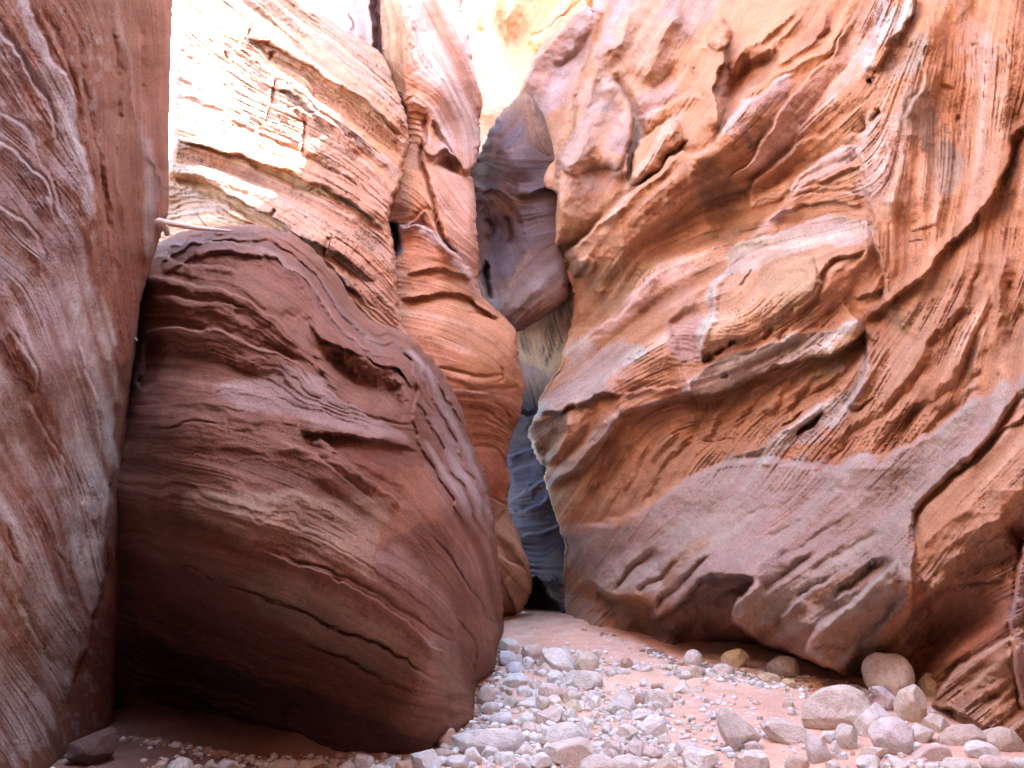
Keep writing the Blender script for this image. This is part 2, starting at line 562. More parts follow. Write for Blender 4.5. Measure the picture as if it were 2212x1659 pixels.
# red sandstone of the upright flute, with the pale flaking skin on the slab in front of it
m.tint(4, BROWN, -0.2, 1.6, 0.5).tint(3, (0.45, 0.18, 0.11), 0.2, 1.6, 0.6)
m.paint([(-60, 60), (10, 70), (60, 150), (100, 170), (130, 230), (160, 300), (172, 420), (180, 520), (190, 640), (120, 700), (60, 600), (-60, 620)], PALE, 0.95, 22, 0.75)
m.paint([(-60, 560), (60, 600), (150, 560), (195, 640), (200, 780), (150, 900), (80, 850), (-60, 860)], (0.56, 0.39, 0.36), 0.85, 26, 0.8, lv=2)
m.paint([(160, 650), (230, 660), (245, 800), (238, 1000), (222, 1150), (205, 1300), (160, 1420), (130, 1500), (60, 1620), (-80, 1640),
         (-80, 860), (60, 830), (110, 1000), (150, 900)], (0.68, 0.54, 0.48), 0.95, 24, 0.7, lv=2)
m.paint([(20, 1180), (90, 1200), (150, 1290), (130, 1430), (40, 1500), (-60, 1400)], (0.70, 0.54, 0.40), 0.6, 30, 0.8, lv=2)
m.paint([(52, -20), (70, 30), (92, 75), (112, 125), (140, 165), (156, 205), (166, 300), (186, 390), (198, 480), (180, 470), (164, 380), (148, 290), (120, 200), (80, 110), (40, 20)], PALE, 0.95, 8)
m.paint([(250, -10), (262, 60), (274, 110), (284, 170), (294, 230), (305, 285)], (0.46, 0.30, 0.25), 0.8, 10, 0.4, False, 8)
m.paint([(305, 260), (325, 320), (342, 380), (344, 440), (330, 520), (310, 540), (318, 440)], (0.40, 0.29, 0.28), 0.7, 14, 0.5, lv=2)
m.paint([(240, 660), (252, 800), (246, 1000), (232, 1150), (214, 1320), (170, 1440), (140, 1540), (120, 1680), (300, 1680), (300, 660)], (0.30, 0.085, 0.05), 0.8, 12)
m.paint([(60, 180), (92, 250), (112, 320), (96, 330), (70, 260), (30, 170)], ORED, 0.8, 10, 0.4)
m.paint([(-5, 150), (25, 190), (42, 230), (20, 235), (-5, 190)], MAROON, 0.8, 8, 0.4)
m.paint([(20, 1280), (50, 1330), (90, 1420), (60, 1410), (20, 1340)], (0.42, 0.2, 0.09), 0.8, 10, 0.4)
m.ledge([(52, -20), (68, 30), (88, 75), (108, 125), (140, 165), (156, 205), (162, 250), (168, 300), (178, 345), (188, 390), (197, 430), (203, 490), (200, 560)], 0.30, 90, 30, 0.12, 'R')
m.ledge([(-10, 60), (30, 110), (62, 165), (92, 220), (112, 275), (128, 330)], 0.18, 60, 20, 0.06, 'R')
m.ledge([(-10, 240), (40, 262), (75, 320), (100, 375), (122, 420), (130, 470)], 0.2, 70, 14, 0.05, 'R')
m.ledge([(-10, 300), (35, 330), (80, 380), (110, 430), (118, 480)], 0.16, 50, 14, 0.05, 'R')
m.ledge([(-10, 440), (40, 470), (80, 500), (95, 545), (90, 600)], 0.18, 50, 14, 0.05, 'R')
m.ledge([(15, 700), (45, 740), (74, 790), (72, 830), (55, 850)], 0.2, 60, 16, 0.06, 'R')
m.ledge([(60, 860), (90, 920), (120, 975), (140, 1030), (150, 1080)], 0.14, 40, 12, 0.05, 'R')
m.ledge([(165, 720), (180, 800), (205, 850), (215, 960), (222, 1060), (218, 1150)], 0.14, 40, 10, 0.05, 'R')
for q in ([(250, -20), (262, 60), (274, 110), (284, 170), (292, 220), (302, 290)], [(268, 130), (266, 230), (262, 330), (264, 420), (272, 520)],
          [(230, 330), (240, 420), (250, 520), (262, 600)], [(310, 300), (335, 360), (346, 430), (338, 510)]):
    m.ridge(q, 0.10, 14, 22)
for q in ([(160, 30), (170, 120), (190, 220), (210, 330), (225, 450), (235, 560)], [(90, 0), (110, 60), (140, 130), (165, 200)],
          [(240, 0), (250, 120), (256, 240), (260, 380)], [(300, 30), (308, 150), (312, 260)], [(120, 1180), (140, 1240), (150, 1300)],
          [(20, 1130), (26, 1180), (38, 1230)], [(60, 1330), (90, 1390), (120, 1450)], [(165, 1020), (178, 1100), (190, 1180), (200, 1220)],
          [(30, 1290), (55, 1320), (85, 1380)], [(205, 640), (200, 720), (195, 800)]):
    m.ridge(q, -0.14, 16, 10)
m.ledge([(246, 660), (252, 800), (244, 1000), (230, 1150), (208, 1330), (165, 1440), (140, 1540)], 0.12, 40, 30, 0.12, 'R')
for sc_, lo_, cc_ in ((34, 0.05, (0.34, 0.11, 0.065)), (15, 0.12, (0.62, 0.50, 0.48)), (9, 0.2, (0.36, 0.13, 0.08))):
    k_ = (sstep((fbm(m.u * 1.5, m.v * 0.75, sc_, 151 + sc_, 4, 0.6) - lo_) / 0.3) * 0.42 * sstep((260 - m.u) / 60))[..., None]
    m.col = m.col * (1 - k_) + np.array(cc_, np.float32) * k_
m.col *= (0.45 + 0.8 * sstep((-150 - m.v) / 300))[..., None]          # darker skin in view; unseen upper rock painted brighter to bounce more light
ex = wall_sheet([(-3.6, 5.5), (-3.1, 3.0), (-3.1, 1.0), (-3.2, -2.0), (-3.8, -6)], (19, 19), (0.42, 0.2, 0.12), 5)
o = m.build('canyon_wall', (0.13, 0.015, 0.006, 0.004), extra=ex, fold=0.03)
tag(o, 'near wall of reddish brown fluted sandstone with pale lavender flaking skin', 'rock wall')

# ------------------------------------------------------------------ big dark red rounded buttress
m = Mass([(180, 1760), (190, 1000), (225, 870), (235, 700), (262, 600), (300, 556), (330, 536), (352, 518),
          (385, 504), (420, 496), (500, 489), (560, 489), (606, 503), (633, 506), (678, 541), (716, 582), (744, 620), (765, 652), (793, 684), (827, 700),
          (869, 714), (895, 735), (921, 764), (946, 792), (964, 816), (985, 855), (1004, 898), (1006, 914), (1014, 953), (1034, 990), (1050, 1026), (1057, 1070),
          (1066, 1106), (1071, 1173), (1084, 1273), (1086, 1339), (1083, 1373), (1071, 1406), (1071, 1456), (1030, 1476), (1028, 1523), (1025, 1560),
          (972, 1590), (940, 1625), (900, 1700), (700, 1760)],
         [(300, 1575, 7.7), (459, 1605, 7.5), (600, 1640, 6.7), (700, 1660, 6.1), (459, 1750, 7.5), (937, 1619, 6.05), (1024, 1560, 7.0), (1040, 1476, 8.7), (1072, 1456, 9.4), (1084, 1373, 10.2),
          (1084, 1273, 10.4), (300, 1450, 7.7), (420, 1490, 7.4), (600, 1530, 6.75), (800, 1510, 5.95), (900, 1400, 5.75), (970, 1500, 6.2), (600, 1200, 5.35), (420, 1180, 5.75), (750, 1230, 5.3),
          (300, 1200, 6.6), (300, 900, 7.0), (600, 950, 5.95), (850, 1100, 6.25), (950, 1200, 6.9), (1020, 1250, 8.0), (1060, 1150, 9.6), (800, 850, 7.0),
          (900, 850, 8.2), (960, 850, 9.6), (1010, 960, 9.8), (600, 650, 7.4), (400, 600, 7.6), (350, 520, 8.6), (500, 492, 8.6), (630, 510, 9.0), (720, 590, 9.2),
          (765, 680, 8.8), (850, 715, 9.5), (322, 700, 7.5), (322, 600, 7.75), (295, 640, 7.95), (288, 760, 7.65), (240, 700, 8.2), (272, 900, 7.5), (220, 1000, 7.4), (220, 1500, 7.3), (1000, 1400, 6.9), (1050, 1420, 8.6), (1000, 1100, 7.9)],
         [(330, 560, -10), (450, 525, 0), (560, 495, 3), (640, 540, 35), (700, 640, 55), (760, 730, 45), (840, 720, 25), (400, 610, 8), (500, 640, 20), (600, 700, 40),
          (350, 650, 3), (470, 680, 15), (560, 730, 24), (650, 790, 30), (700, 850, 40), (300, 870, -4), (450, 868, 4), (620, 880, 5), (730, 910, 12), (850, 960, 22),
          (400, 960, 12), (600, 1000, 22), (800, 1050, 38), (920, 1000, 55), (900, 850, 60), (960, 950, 62), (1020, 1100, 65), (1060, 1250, 75), (960, 1200, 52),
          (800, 1200, 30), (600, 1150, 20), (400, 1150, 12), (300, 1200, 12), (500, 1290, 22), (700, 1360, 28), (860, 1430, 32), (950, 1400, 45), (1020, 1400, 60),
          (400, 1350, 14), (600, 1450, 18), (800, 1520, 14), (950, 1540, 5), (900, 1280, 36), (1060, 1400, 80)], (0.30, 0.115, 0.068), 200, free=22, fs=0.75, gs=0.4)
m.strata([(0, [(330, 545), (420, 500), (500, 492), (560, 494), (620, 517), (690, 575), (750, 660), (830, 715)]),
          (1, [(317, 603), (367, 603), (417, 611), (467, 626), (510, 638), (550, 660), (600, 686), (633, 726), (667, 753)]),
          (2, [(303, 720), (350, 710), (417, 708), (483, 720), (533, 740), (600, 766), (650, 786), (700, 836), (733, 853)]),
          (3, [(290, 858), (400, 866), (520, 872), (640, 885), (737, 910), (840, 945), (900, 965)]),
          (4, [(270, 1010), (400, 1020), (600, 1050), (760, 1110), (850, 1180), (930, 1260), (1000, 1330)]),
          (5, [(259, 1174), (340, 1189), (408, 1230), (518, 1272), (659, 1327), (800, 1386), (909, 1443)]),
          (6, [(260, 1300), (340, 1320), (510, 1380), (660, 1440), (800, 1490), (930, 1530)]),
          (7, [(260, 1420), (400, 1470), (600, 1540), (800, 1580)])], 2.4, 0.06, 77)
k_ = (sstep(m.hard * 0.9 + 0.3) * 0.35)[..., None]
m.col = m.col * (1 - k_) + np.array((0.33, 0.13, 0.085), np.float32) * k_
k_ = (sstep(-m.hard * 1.3 - 0.1) * 0.6)[..., None]
m.col = m.col * (1 - k_) + np.array((0.17, 0.055, 0.035), np.float32) * k_
m.tint(3, (0.34, 0.14, 0.095), 0.1, 1.5, 0.5).tint(4, MAROON, 0.1, 1.6, 0.45)
m.paint([(330, 545), (420, 498), (560, 488), (640, 512), (640, 540), (560, 520), (460, 530), (350, 565)], (0.24, 0.13, 0.11), 0.85, 12, 0.4, lv=2)
m.paint([(500, 830), (650, 800), (740, 860), (850, 915), (880, 960), (760, 930), (640, 890), (520, 870)], (0.48, 0.30, 0.25), 0.8, 20, 0.5)
m.paint([(880, 740), (925, 775), (965, 830), (1000, 905), (1020, 980), (1050, 1060), (1066, 1150), (1030, 1120), (985, 1040), (940, 960), (900, 860)], (0.48, 0.34, 0.31), 0.9, 18, 0.7, lv=2)
m.paint([(930, 1000), (1000, 1060), (1050, 1150), (1075, 1280), (1060, 1380), (1020, 1300), (960, 1180), (900, 1080)], (0.47, 0.22, 0.165), 0.8, 20, 0.6, lv=2)
m.paint([(800, 1070), (850, 1010), (920, 1020), (960, 1130), (900, 1130), (850, 1160), (815, 1180)], (0.52, 0.185, 0.09), 0.8, 10, 0.3)
m.paint([(560, 1060), (800, 1070), (838, 1110), (805, 1190), (790, 1250), (600, 1190), (400, 1130), (420, 1060)], (0.50, 0.30, 0.19), 0.85, 16, 0.3)
m.paint([(820, 1190), (880, 1190), (960, 1280), (1000, 1340), (960, 1360), (880, 1300), (800, 1260)], (0.50, 0.27, 0.215), 0.75, 24, 0.5)
m.paint([(560, 1260), (700, 1300), (900, 1400), (1010, 1450), (1020, 1530), (930, 1500), (760, 1420), (580, 1330)], (0.42, 0.25, 0.16), 0.7, 26, 0.5)
m.paint([(920, 1380), (990, 1390), (1010, 1430), (1000, 1500), (960, 1450)], (0.45, 0.32, 0.26), 0.6, 20, 0.4)
m.paint([(830, 700), (900, 735), (900, 800), (860, 780), (800, 740), (760, 690)], (0.47, 0.35, 0.31), 0.8, 12, 0.7, lv=2)
m.paint([(250, 1380), (500, 1440), (760, 1520), (900, 1600), (900, 1700), (200, 1700)], (0.10, 0.05, 0.04), 0.9, 80, 0.2)  # shade under the overhang painted into the lower rock colour
# folds of the crown
m.ledge([(333, 533), (400, 525), (480, 523), (560, 532), (633, 578), (673, 620), (693, 673), (733, 723), (790, 770), (850, 810)], 0.22, 50, 40, 0.10, 'R')
m.ledge([(333, 553), (360, 553), (385, 568), (440, 572), (520, 585)], 0.12, 30, 20, 0.05, 'R')
m.ledge([(317, 603), (367, 604), (417, 612), (467, 626), (510, 640), (550, 662), (573, 680), (600, 688), (617, 706), (633, 726), (667, 757)], 0.2, 46, 26, 0.08, 'R')
m.ledge([(317, 646), (383, 645), (433, 650), (477, 661), (530, 672)], 0.10, 40, 16, 0.04, 'R')
m.ledge([(303, 722), (350, 711), (417, 708), (483, 722), (533, 742), (600, 768), (650, 788), (683, 815), (700, 838), (733, 855), (790, 890)], 0.28, 90, 40, 0.16, 'R')
m.ridge([(600, 680), (640, 700), (665, 740), (690, 790), (720, 840)], -0.32, 34, 26)
m.paint([(700, 950), (786, 950), (895, 974), (905, 1000), (830, 1040), (760, 1000)], (0.27, 0.075, 0.045), 0.6, 14, 0.2)
m.dome([(688, 770), (720, 745), (775, 765), (830, 790), (872, 815), (890, 850), (892, 908), (838, 900), (786, 884), (734, 848)], -0.8, 52)
m.ledge([(664, 700), (716, 742), (772, 760), (820, 784), (873, 812), (892, 850)], 0.25, 60, 10, 0, 'L')
m.ledge([(640, 922), (699, 936), (786, 948), (850, 964), (898, 972)], 0.16, 50, 80, 0.10, 'L', e=5)
m.ridge([(786, 893), (838, 908), (898, 916)], -0.2, 8, 5)
m.ridge([(317, 921), (367, 924), (415, 916), (457, 916), (483, 917)], -0.10, 6, 5)
m.ledge([(664, 925), (720, 970), (770, 1010), (803, 1033), (840, 1070), (870, 1110)], 0.12, 40, 40, 0.08, 'R')
m.ledge([(590, 940), (660, 970), (720, 1010), (780, 1060), (820, 1090)], 0.10, 60, 20, 0.03, 'R')
m.dome([(312, 735), (352, 735), (350, 780), (335, 840), (300, 845), (302, 760)], -0.4, 12)
def inward(pts, d):
    p = smooth_line(pts, False, 3)
    t = np.gradient(p, axis=0)
    t /= np.hypot(t[:, 0], t[:, 1])[:, None]
    return [(x - d * ty, y + d * tx) for (x, y), (tx, ty) in zip(p, t)]


crown = [(326, 560), (400, 510), (480, 496), (560, 496), (625, 514), (670, 545), (710, 590), (745, 642), (790, 697), (860, 727), (910, 768), (955, 825), (992, 895), (1006, 960)]
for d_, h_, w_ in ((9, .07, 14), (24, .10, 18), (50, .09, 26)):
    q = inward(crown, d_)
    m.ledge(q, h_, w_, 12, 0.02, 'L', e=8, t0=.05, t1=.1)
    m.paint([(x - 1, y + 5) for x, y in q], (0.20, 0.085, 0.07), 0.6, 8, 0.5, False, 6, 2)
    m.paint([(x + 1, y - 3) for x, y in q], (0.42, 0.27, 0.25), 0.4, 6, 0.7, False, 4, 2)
# cracks along the beds
for q, h in (([(259, 1174), (340, 1189), (408, 1230), (476, 1254), (518, 1272), (581, 1293), (659, 1327), (737, 1358), (800, 1386), (862, 1418), (909, 1443), (960, 1460)], -0.26),
             ([(313, 1278), (374, 1295), (442, 1312), (510, 1339)], -0.12), ([(600, 1370), (660, 1385), (725, 1408), (784, 1440), (831, 1465)], -0.2),
             ([(340, 1339), (425, 1356), (493, 1387)], -0.1), ([(560, 1180), (640, 1215), (720, 1240), (800, 1275), (862, 1314), (925, 1364), (971, 1393), (1006, 1433), (1026, 1470)], -0.16),
             ([(640, 1150), (720, 1180), (790, 1220), (860, 1270), (930, 1330), (985, 1385)], -0.08),
             ([(918, 1152), (956, 1186), (987, 1224), (1006, 1261), (1031, 1293), (1056, 1340), (1070, 1372)], -0.55), ([(1034, 1130), (1062, 1186), (1076, 1224), (1082, 1265)], -0.25),
             ([(981, 1308), (1009, 1371), (1028, 1418), (1034, 1470)], -0.6), ([(880, 1150), (930, 1210), (975, 1280), (985, 1320)], -0.1)):
    m.ridge(q, h * 0.62, 6, 5, 0.25, 0.2)
m.ledge([(560, 1190), (650, 1225), (730, 1255), (800, 1290), (862, 1330), (925, 1385), (975, 1430)], 0.14, 60, 20, 0, 'R')
m.ledge([(518, 1276), (659, 1332), (800, 1391), (909, 1448), (980, 1490)], 0.07, 60, 6, 0, 'R')
m.ledge([(590, 1374), (725, 1413), (831, 1470), (930, 1510)], 0.06, 60, 6, 0, 'R')
# flank stripes
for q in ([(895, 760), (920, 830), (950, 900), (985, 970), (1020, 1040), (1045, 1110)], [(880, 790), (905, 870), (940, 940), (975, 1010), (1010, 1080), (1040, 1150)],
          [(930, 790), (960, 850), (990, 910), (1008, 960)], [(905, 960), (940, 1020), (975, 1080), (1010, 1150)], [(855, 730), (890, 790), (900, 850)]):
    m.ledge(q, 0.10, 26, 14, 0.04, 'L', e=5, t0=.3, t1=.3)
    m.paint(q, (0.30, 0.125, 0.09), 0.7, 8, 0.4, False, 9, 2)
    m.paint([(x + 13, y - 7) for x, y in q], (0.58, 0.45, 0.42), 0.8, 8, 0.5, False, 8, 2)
m.ledge([(893, 800), (898, 860), (895, 910), (905, 960), (925, 1010)], 0.10, 30, 40, 0.03, 'L', e=6)
m.dome([(1024, 1476), (1045, 1462), (1060, 1480), (1040, 1500), (1026, 1505)], -0.6, 10)
m.dome([(955, 1500), (1015, 1500), (1024, 1545), (985, 1570), (960, 1550)], -0.3, 20)
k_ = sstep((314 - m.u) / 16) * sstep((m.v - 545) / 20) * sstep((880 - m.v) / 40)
m.col = m.col * (1 - 0.8 * k_[..., None]) + np.array((0.07, 0.035, 0.03), np.float32) * 0.8 * k_[..., None]  # shade of a deep gap by the near wall, painted near-black
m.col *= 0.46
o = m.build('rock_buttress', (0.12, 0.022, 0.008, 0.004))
tag(o, 'big rounded dark red buttress with bedding cracks, overhanging the floor beside the pale cobbles', 'rock buttress')

# ------------------------------------------------------------------ layered cliff above it
m = Mass([(220, 950), (220, 480), (330, 430), (364, 356), (376, 320), (377, 284), (379, 200), (384, 122), (397, 60), (405, 0), (408, -140), (560, -90), (625, -20), (650, 16), (684, 22),
          (733, 60), (787, 92), (829, 122), (854, 187), (878, 253), (883, 310), (871, 360), (868, 390), (850, 430), (838, 480), (848, 520), (853, 560), (858, 620),
          (866, 690), (890, 760), (900, 900)],
         [(380, 450, 11.6), (380, 330, 11.3), (380, 100, 12.3), (430, 0, 13.0), (430, -300, 16), (600, 0, 13.4), (600, 250, 11.9), (700, 450, 11), (800, 600, 10.5), (870, 700, 10.3), (880, 300, 12.2),
          (845, 450, 11.4), (850, 150, 12.7), (750, 60, 13.2), (550, 480, 11), (450, 470, 11.2), (700, 600, 10.4), (900, 850, 10.2), (330, 700, 11.2), (240, 900, 11.5), (330, 0, 12.6),
          (600, -300, 16), (480, 250, 11.8), (500, 120, 12.5), (400, 900, 10.5)],
         [(450, 60, 40), (600, 110, 40), (750, 200, 42), (850, 290, 50), (500, 110, 38), (650, 220, 38), (780, 320, 40), (420, 300, 18), (560, 320, 25), (700, 390, 30), (820, 480, 42),
          (400, 380, 15), (550, 440, 28), (700, 530, 36), (830, 640, 48), (420, 450, -5), (520, 470, 20), (600, 250, 22), (650, 300, 28)], (0.47, 0.24, 0.155), 300, free=10, fs=0.65, gs=0.4)
m.strata([(0, [(405, 0), (533, 60), (600, 100), (667, 140), (737, 185), (804, 233), (870, 295)]),
          (1, [(473, 83), (533, 110), (600, 157), (683, 213), (737, 255), (787, 300), (830, 337), (870, 377)]),
          (2, [(380, 215), (470, 250), (547, 293), (633, 333), (700, 377), (760, 415), (800, 445), (847, 483)]),
          (3, [(373, 300), (467, 320), (550, 353), (617, 390), (700, 423), (770, 470), (837, 515)]),
          (4, [(367, 373), (433, 383), (500, 420), (583, 453), (633, 483), (700, 525), (780, 570), (855, 640)]),
          (5, [(367, 453), (417, 437), (467, 440), (517, 473), (600, 510), (680, 555), (740, 602), (800, 662), (860, 720)]),
          (-1, [(533, 43), (617, 17), (700, 30), (787, 95), (840, 160), (880, 250)])], 5.4, 0.062, 31, 0.72)
k_ = (sstep(m.hard * 1.1 + 0.4) * 0.5)[..., None]
m.col = m.col * (1 - k_) + np.array((0.48, 0.335, 0.265), np.float32) * k_
m.tint(3, (0.52, 0.25, 0.125), 0.0, 1.4, 0.55).tint(2, (0.31, 0.21, 0.17), 0.5, 1.7, 0.6).tint(1, (0.26, 0.15, 0.11), 0.9, 2.0, 0.5)
for q in ([(560, 88), (640, 130), (740, 182), (810, 238), (868, 295), (872, 352), (832, 330), (740, 252), (690, 205), (620, 152), (568, 112)],
          [(530, 338), (600, 363), (700, 410), (742, 440), (700, 430), (620, 402), (550, 368)],
          [(370, 385), (440, 390), (500, 425), (600, 480), (700, 540), (800, 600), (760, 602), (650, 548), (560, 494), (480, 442), (400, 415)],
          [(600, 300), (680, 330), (740, 380), (700, 376), (640, 336), (596, 312)]):
    m.paint(q, (0.46, 0.23, 0.115), 0.85, 8, 0.2)
    m.dome(q, -0.30, 14)
m.ledge([(520, 75), (600, 100), (667, 140), (737, 183), (804, 231), (872, 292)], 0.35, 60, 6, 0.05, 'L')
m.ledge([(373, 300), (467, 322), (550, 343), (617, 368), (700, 408), (770, 450), (840, 510)], 0.26, 46, 16, 0.1, 'L')
m.ledge([(367, 378), (433, 386), (500, 422), (583, 466), (660, 512), (740, 556), (820, 610)], 0.32, 60, 16, 0.12, 'L')
m.ledge([(473, 83), (533, 110), (600, 157), (683, 213), (737, 255), (787, 300), (830, 337)], 0.22, 40, 20, 0.05, 'R')
m.ledge([(547, 293), (633, 333), (700, 377), (760, 415), (800, 445), (847, 483)], 0.22, 50, 12, 0.05, 'R')
m.ledge([(467, 440), (517, 473), (567, 493), (640, 530), (690, 560), (750, 612), (800, 662)], 0.2, 30, 16, 0.1, 'L')
m.ledge([(560, 170), (620, 200), (680, 240), (720, 280)], 0.14, 30, 12, 0.05, 'L')
m.ledge([(600, 240), (640, 235), (700, 250), (740, 285), (790, 330)], 0.16, 34, 12, 0.06, 'R')
for q in ([(540, 58), (532, 80), (523, 100)], [(600, 160), (593, 200), (573, 247), (550, 295)], [(594, 105), (588, 130)], [(660, 262), (650, 330)], [(480, 112), (488, 128)],
          [(712, 505), (700, 535), (705, 560)], [(590, 450), (580, 466)]):
    m.ridge(q, -0.32, 9, 7, 0.1, 0.1)
m.col *= 0.84
m.col *= 0.8
o = m.build('layered_cliff', (0.12, 0.04, 0.026, 0.012), gam=1.05, gain=1.15, band=0.14)
tag(o, 'pale layered cliff of thin tilted beds above the dark buttress, sunlit at left', 'cliff')

# ------------------------------------------------------------------ pink block at the very top, behind the layered cliff
m = Mass([(600, -260), (860, -260), (860, 330), (760, 200), (690, 110), (640, 60), (640, 0)],
         [(650, 0, 15), (800, 100, 14.8), (850, 300, 14.6), (700, -250, 16.5), (850, -250, 16.5)],
         [(700, 50, 70), (800, 50, 85)], (0.56, 0.345, 0.29), 350, free=6)
m.ridge([(760, -60), (763, 20), (762, 70), (770, 120)], -0.25, 8, 8, 0.05)
m.ledge([(758, -60), (760, 30), (768, 100)], 0.2, 30, 6, 0, 'L')
m.ridge([(818, -260), (818, 0), (820, 100), (832, 200)], -2.2, 13, 13, 0.02, 0.1, 0.6)
m.tint(4, (0.5, 0.26, 0.2), 0.2, 1.5, 0.5)
o = m.build('rock_block', (0.12, 0.04, 0.012, 0.006))
tag(o, 'smooth pink block of rock at the top edge, behind the layered cliff', 'rock')

# ------------------------------------------------------------------ pillar with the striped belly
m = Mass([(826, -300), (1000, -300), (996, 0), (998, 22), (1009, 60), (1015, 100), (1025, 160), (1038, 207), (1040, 233), (1035, 267), (1035, 320), (1028, 353), (1012, 380), (1020, 392),
          (1026, 433), (1028, 500), (1031, 553), (1032, 606), (1044, 646), (1071, 670), (1104, 700), (1115, 728), (1120, 780), (1133, 830), (1126, 870), (1121, 903), (1106, 933),
          (1098, 970), (1094, 996), (1100, 1030), (1099, 1052), (1095, 1075), (1098, 1106), (1111, 1133), (1125, 1173), (1146, 1239), (1146, 1279), (1136, 1303), (1116, 1326),
          (1092, 1342), (1060, 1360), (960, 1360), (840, 700), (828, 500), (838, 300), (826, 100)],
         [(840, 0, 13.9), (920, 0, 13.2), (1000, 0, 13.8), (930, 200, 12.8), (1030, 230, 13.6), (900, 400, 12.2), (1015, 375, 13.2), (860, 500, 11.9), (950, 560, 11.4), (1030, 640, 12.2),
          (870, 640, 11.3), (960, 700, 10.9), (1112, 725, 12), (1125, 830, 12), (1040, 850, 11.0), (1100, 1000, 12), (1020, 950, 11.1), (1060, 1050, 11.5), (1100, 1140, 12.4),
          (1144, 1250, 12.8), (1092, 1335, 13.2), (1060, 1250, 12.0), (850, -300, 15), (1000, -300, 15), (840, 250, 13.4), (950, 1300, 11.5), (1095, 1080, 12.3)],
         [(850, 100, 88), (940, 60, 60), (1000, 150, 70), (900, 200, 25), (960, 260, 60), (1010, 320, 85), (890, 350, 20), (950, 420, 60), (1000, 470, 50), (870, 500, -15), (940, 510, 35),
          (1010, 590, 50), (880, 570, 5), (960, 580, 10), (880, 640, 0), (1000, 650, 20), (1080, 700, 35), (900, 720, 12), (1000, 740, 25), (1100, 780, 55), (960, 800, 15), (1060, 840, 8),
          (1010, 880, 5), (1080, 880, 20), (1110, 900, 60), (1030, 930, 8), (1080, 960, 35), (1060, 1010, 40), (1080, 1100, 60), (1120, 1200, 70), (1100, 1290, 45), (1080, 1180, 30)],
         (0.53, 0.255, 0.145), 400, free=16, fs=0.75, gs=0.6)
m.tint(3, (0.50, 0.20, 0.11), 0.1, 1.5, 0.5).tint(2, (0.58, 0.36, 0.27), 0.5, 1.7, 0.5)
m.paint([(826, -100), (868, -100), (870, 130), (876, 230), (860, 232), (840, 160), (826, 110)], (0.50, 0.315, 0.175), 0.9, 6, 0.2)
m.paint([(868, -100), (1000, -100), (1010, 60), (1040, 230), (1034, 320), (1010, 380), (960, 330), (930, 230), (880, 160)], (0.56, 0.375, 0.335), 0.85, 14, 0.5, lv=2)
m.paint([(940, 180), (1000, 200), (1020, 300), (1000, 340), (960, 280)], (0.43, 0.33, 0.31), 0.6, 24, 0.5, lv=2)
m.paint([(920, 290), (960, 340), (1010, 390), (1026, 470), (1030, 560), (990, 540), (950, 440), (925, 370)], (0.53, 0.32, 0.265), 0.8, 14, 0.5, lv=2)
m.paint([(858, 486), (900, 476), (950, 505), (1000, 560), (1040, 640), (1020, 640), (970, 570), (920, 520), (870, 515)], (0.46, 0.345, 0.32), 0.8, 8, 0.6, lv=2)
m.paint([(860, 640), (940, 630), (1030, 650), (1100, 705), (1118, 790), (1060, 780), (980, 740), (870, 720)], (0.52, 0.245, 0.12), 0.5, 24, 0.5)
m.paint([(1010, 700), (1080, 720), (1116, 780), (1125, 830), (1070, 830), (1020, 790)], (0.50, 0.24, 0.10), 0.7, 24, 0.4)
m.paint([(1020, 985), (1096, 985), (1096, 1060), (1060, 1075), (1030, 1040)], (0.42, 0.155, 0.095), 0.8, 16, 0.2)
m.paint([(1050, 1075), (1100, 1100), (1125, 1170), (1147, 1250), (1140, 1290), (1090, 1280), (1060, 1180)], (0.50, 0.33, 0.23), 0.8, 18, 0.4)
m.paint([(840, 480), (862, 490), (862, 540), (850, 560), (838, 530)], (0.16, 0.14, 0.17), 0.9, 8)  # shade of the deep crack beside the cliff painted into the rock
m.ridge([(845, 470), (852, 510), (850, 560)], -1.0, 14, 14, 0.15, 0.2, 1)
m.ridge([(914, 233), (917, 290), (918, 350), (924, 383), (940, 433), (950, 483), (970, 533), (990, 560)], -0.35, 9, 14, 0.1, 0.1)
m.ledge([(914, 240), (919, 340), (930, 400), (950, 480), (975, 535)], 0.2, 50, 6, 0, 'L')
m.dome([(937, 352), (945, 338), (968, 330), (990, 345), (998, 372), (1000, 384), (970, 378), (945, 368)], -0.5, 16)
m.ledge([(900, 290), (935, 330), (960, 325), (990, 345), (1003, 380)], 0.3, 60, 6, 0, 'L')
m.dome([(925, 255), (945, 262), (975, 310), (985, 335), (960, 320), (935, 290)], -0.3, 10)
m.ledge([(868, -60), (870, 100), (874, 200), (880, 260)], 0.3, 40, 6, 0, 'L')
for dy in (210, 222, 236, 250, 262, 276, 290, 306):
    m.ledge([(876, dy), (895, dy - 3), (914, dy + 8)], 0.035, 10, 6, 0.015, 'L')
m.ledge([(850, 486), (890, 478), (917, 455), (937, 483), (970, 533), (990, 553)], 0.25, 30, 20, 0.1, 'R')
m.ledge([(858, 492), (900, 488), (940, 508), (975, 545), (1012, 592), (1036, 645)], 0.25, 60, 14, 0.06, 'R')
m.ledge([(864, 646), (900, 636), (937, 634), (997, 639), (1037, 655), (1075, 690)], 0.2, 30, 40, 0.12, 'L')
m.ledge([(880, 590), (930, 582), (980, 590), (1020, 610)], 0.1, 20, 20, 0.06, 'L')
m.ridge([(1000, 672), (1040, 672), (1080, 700), (1108, 735)], -0.15, 8, 8)
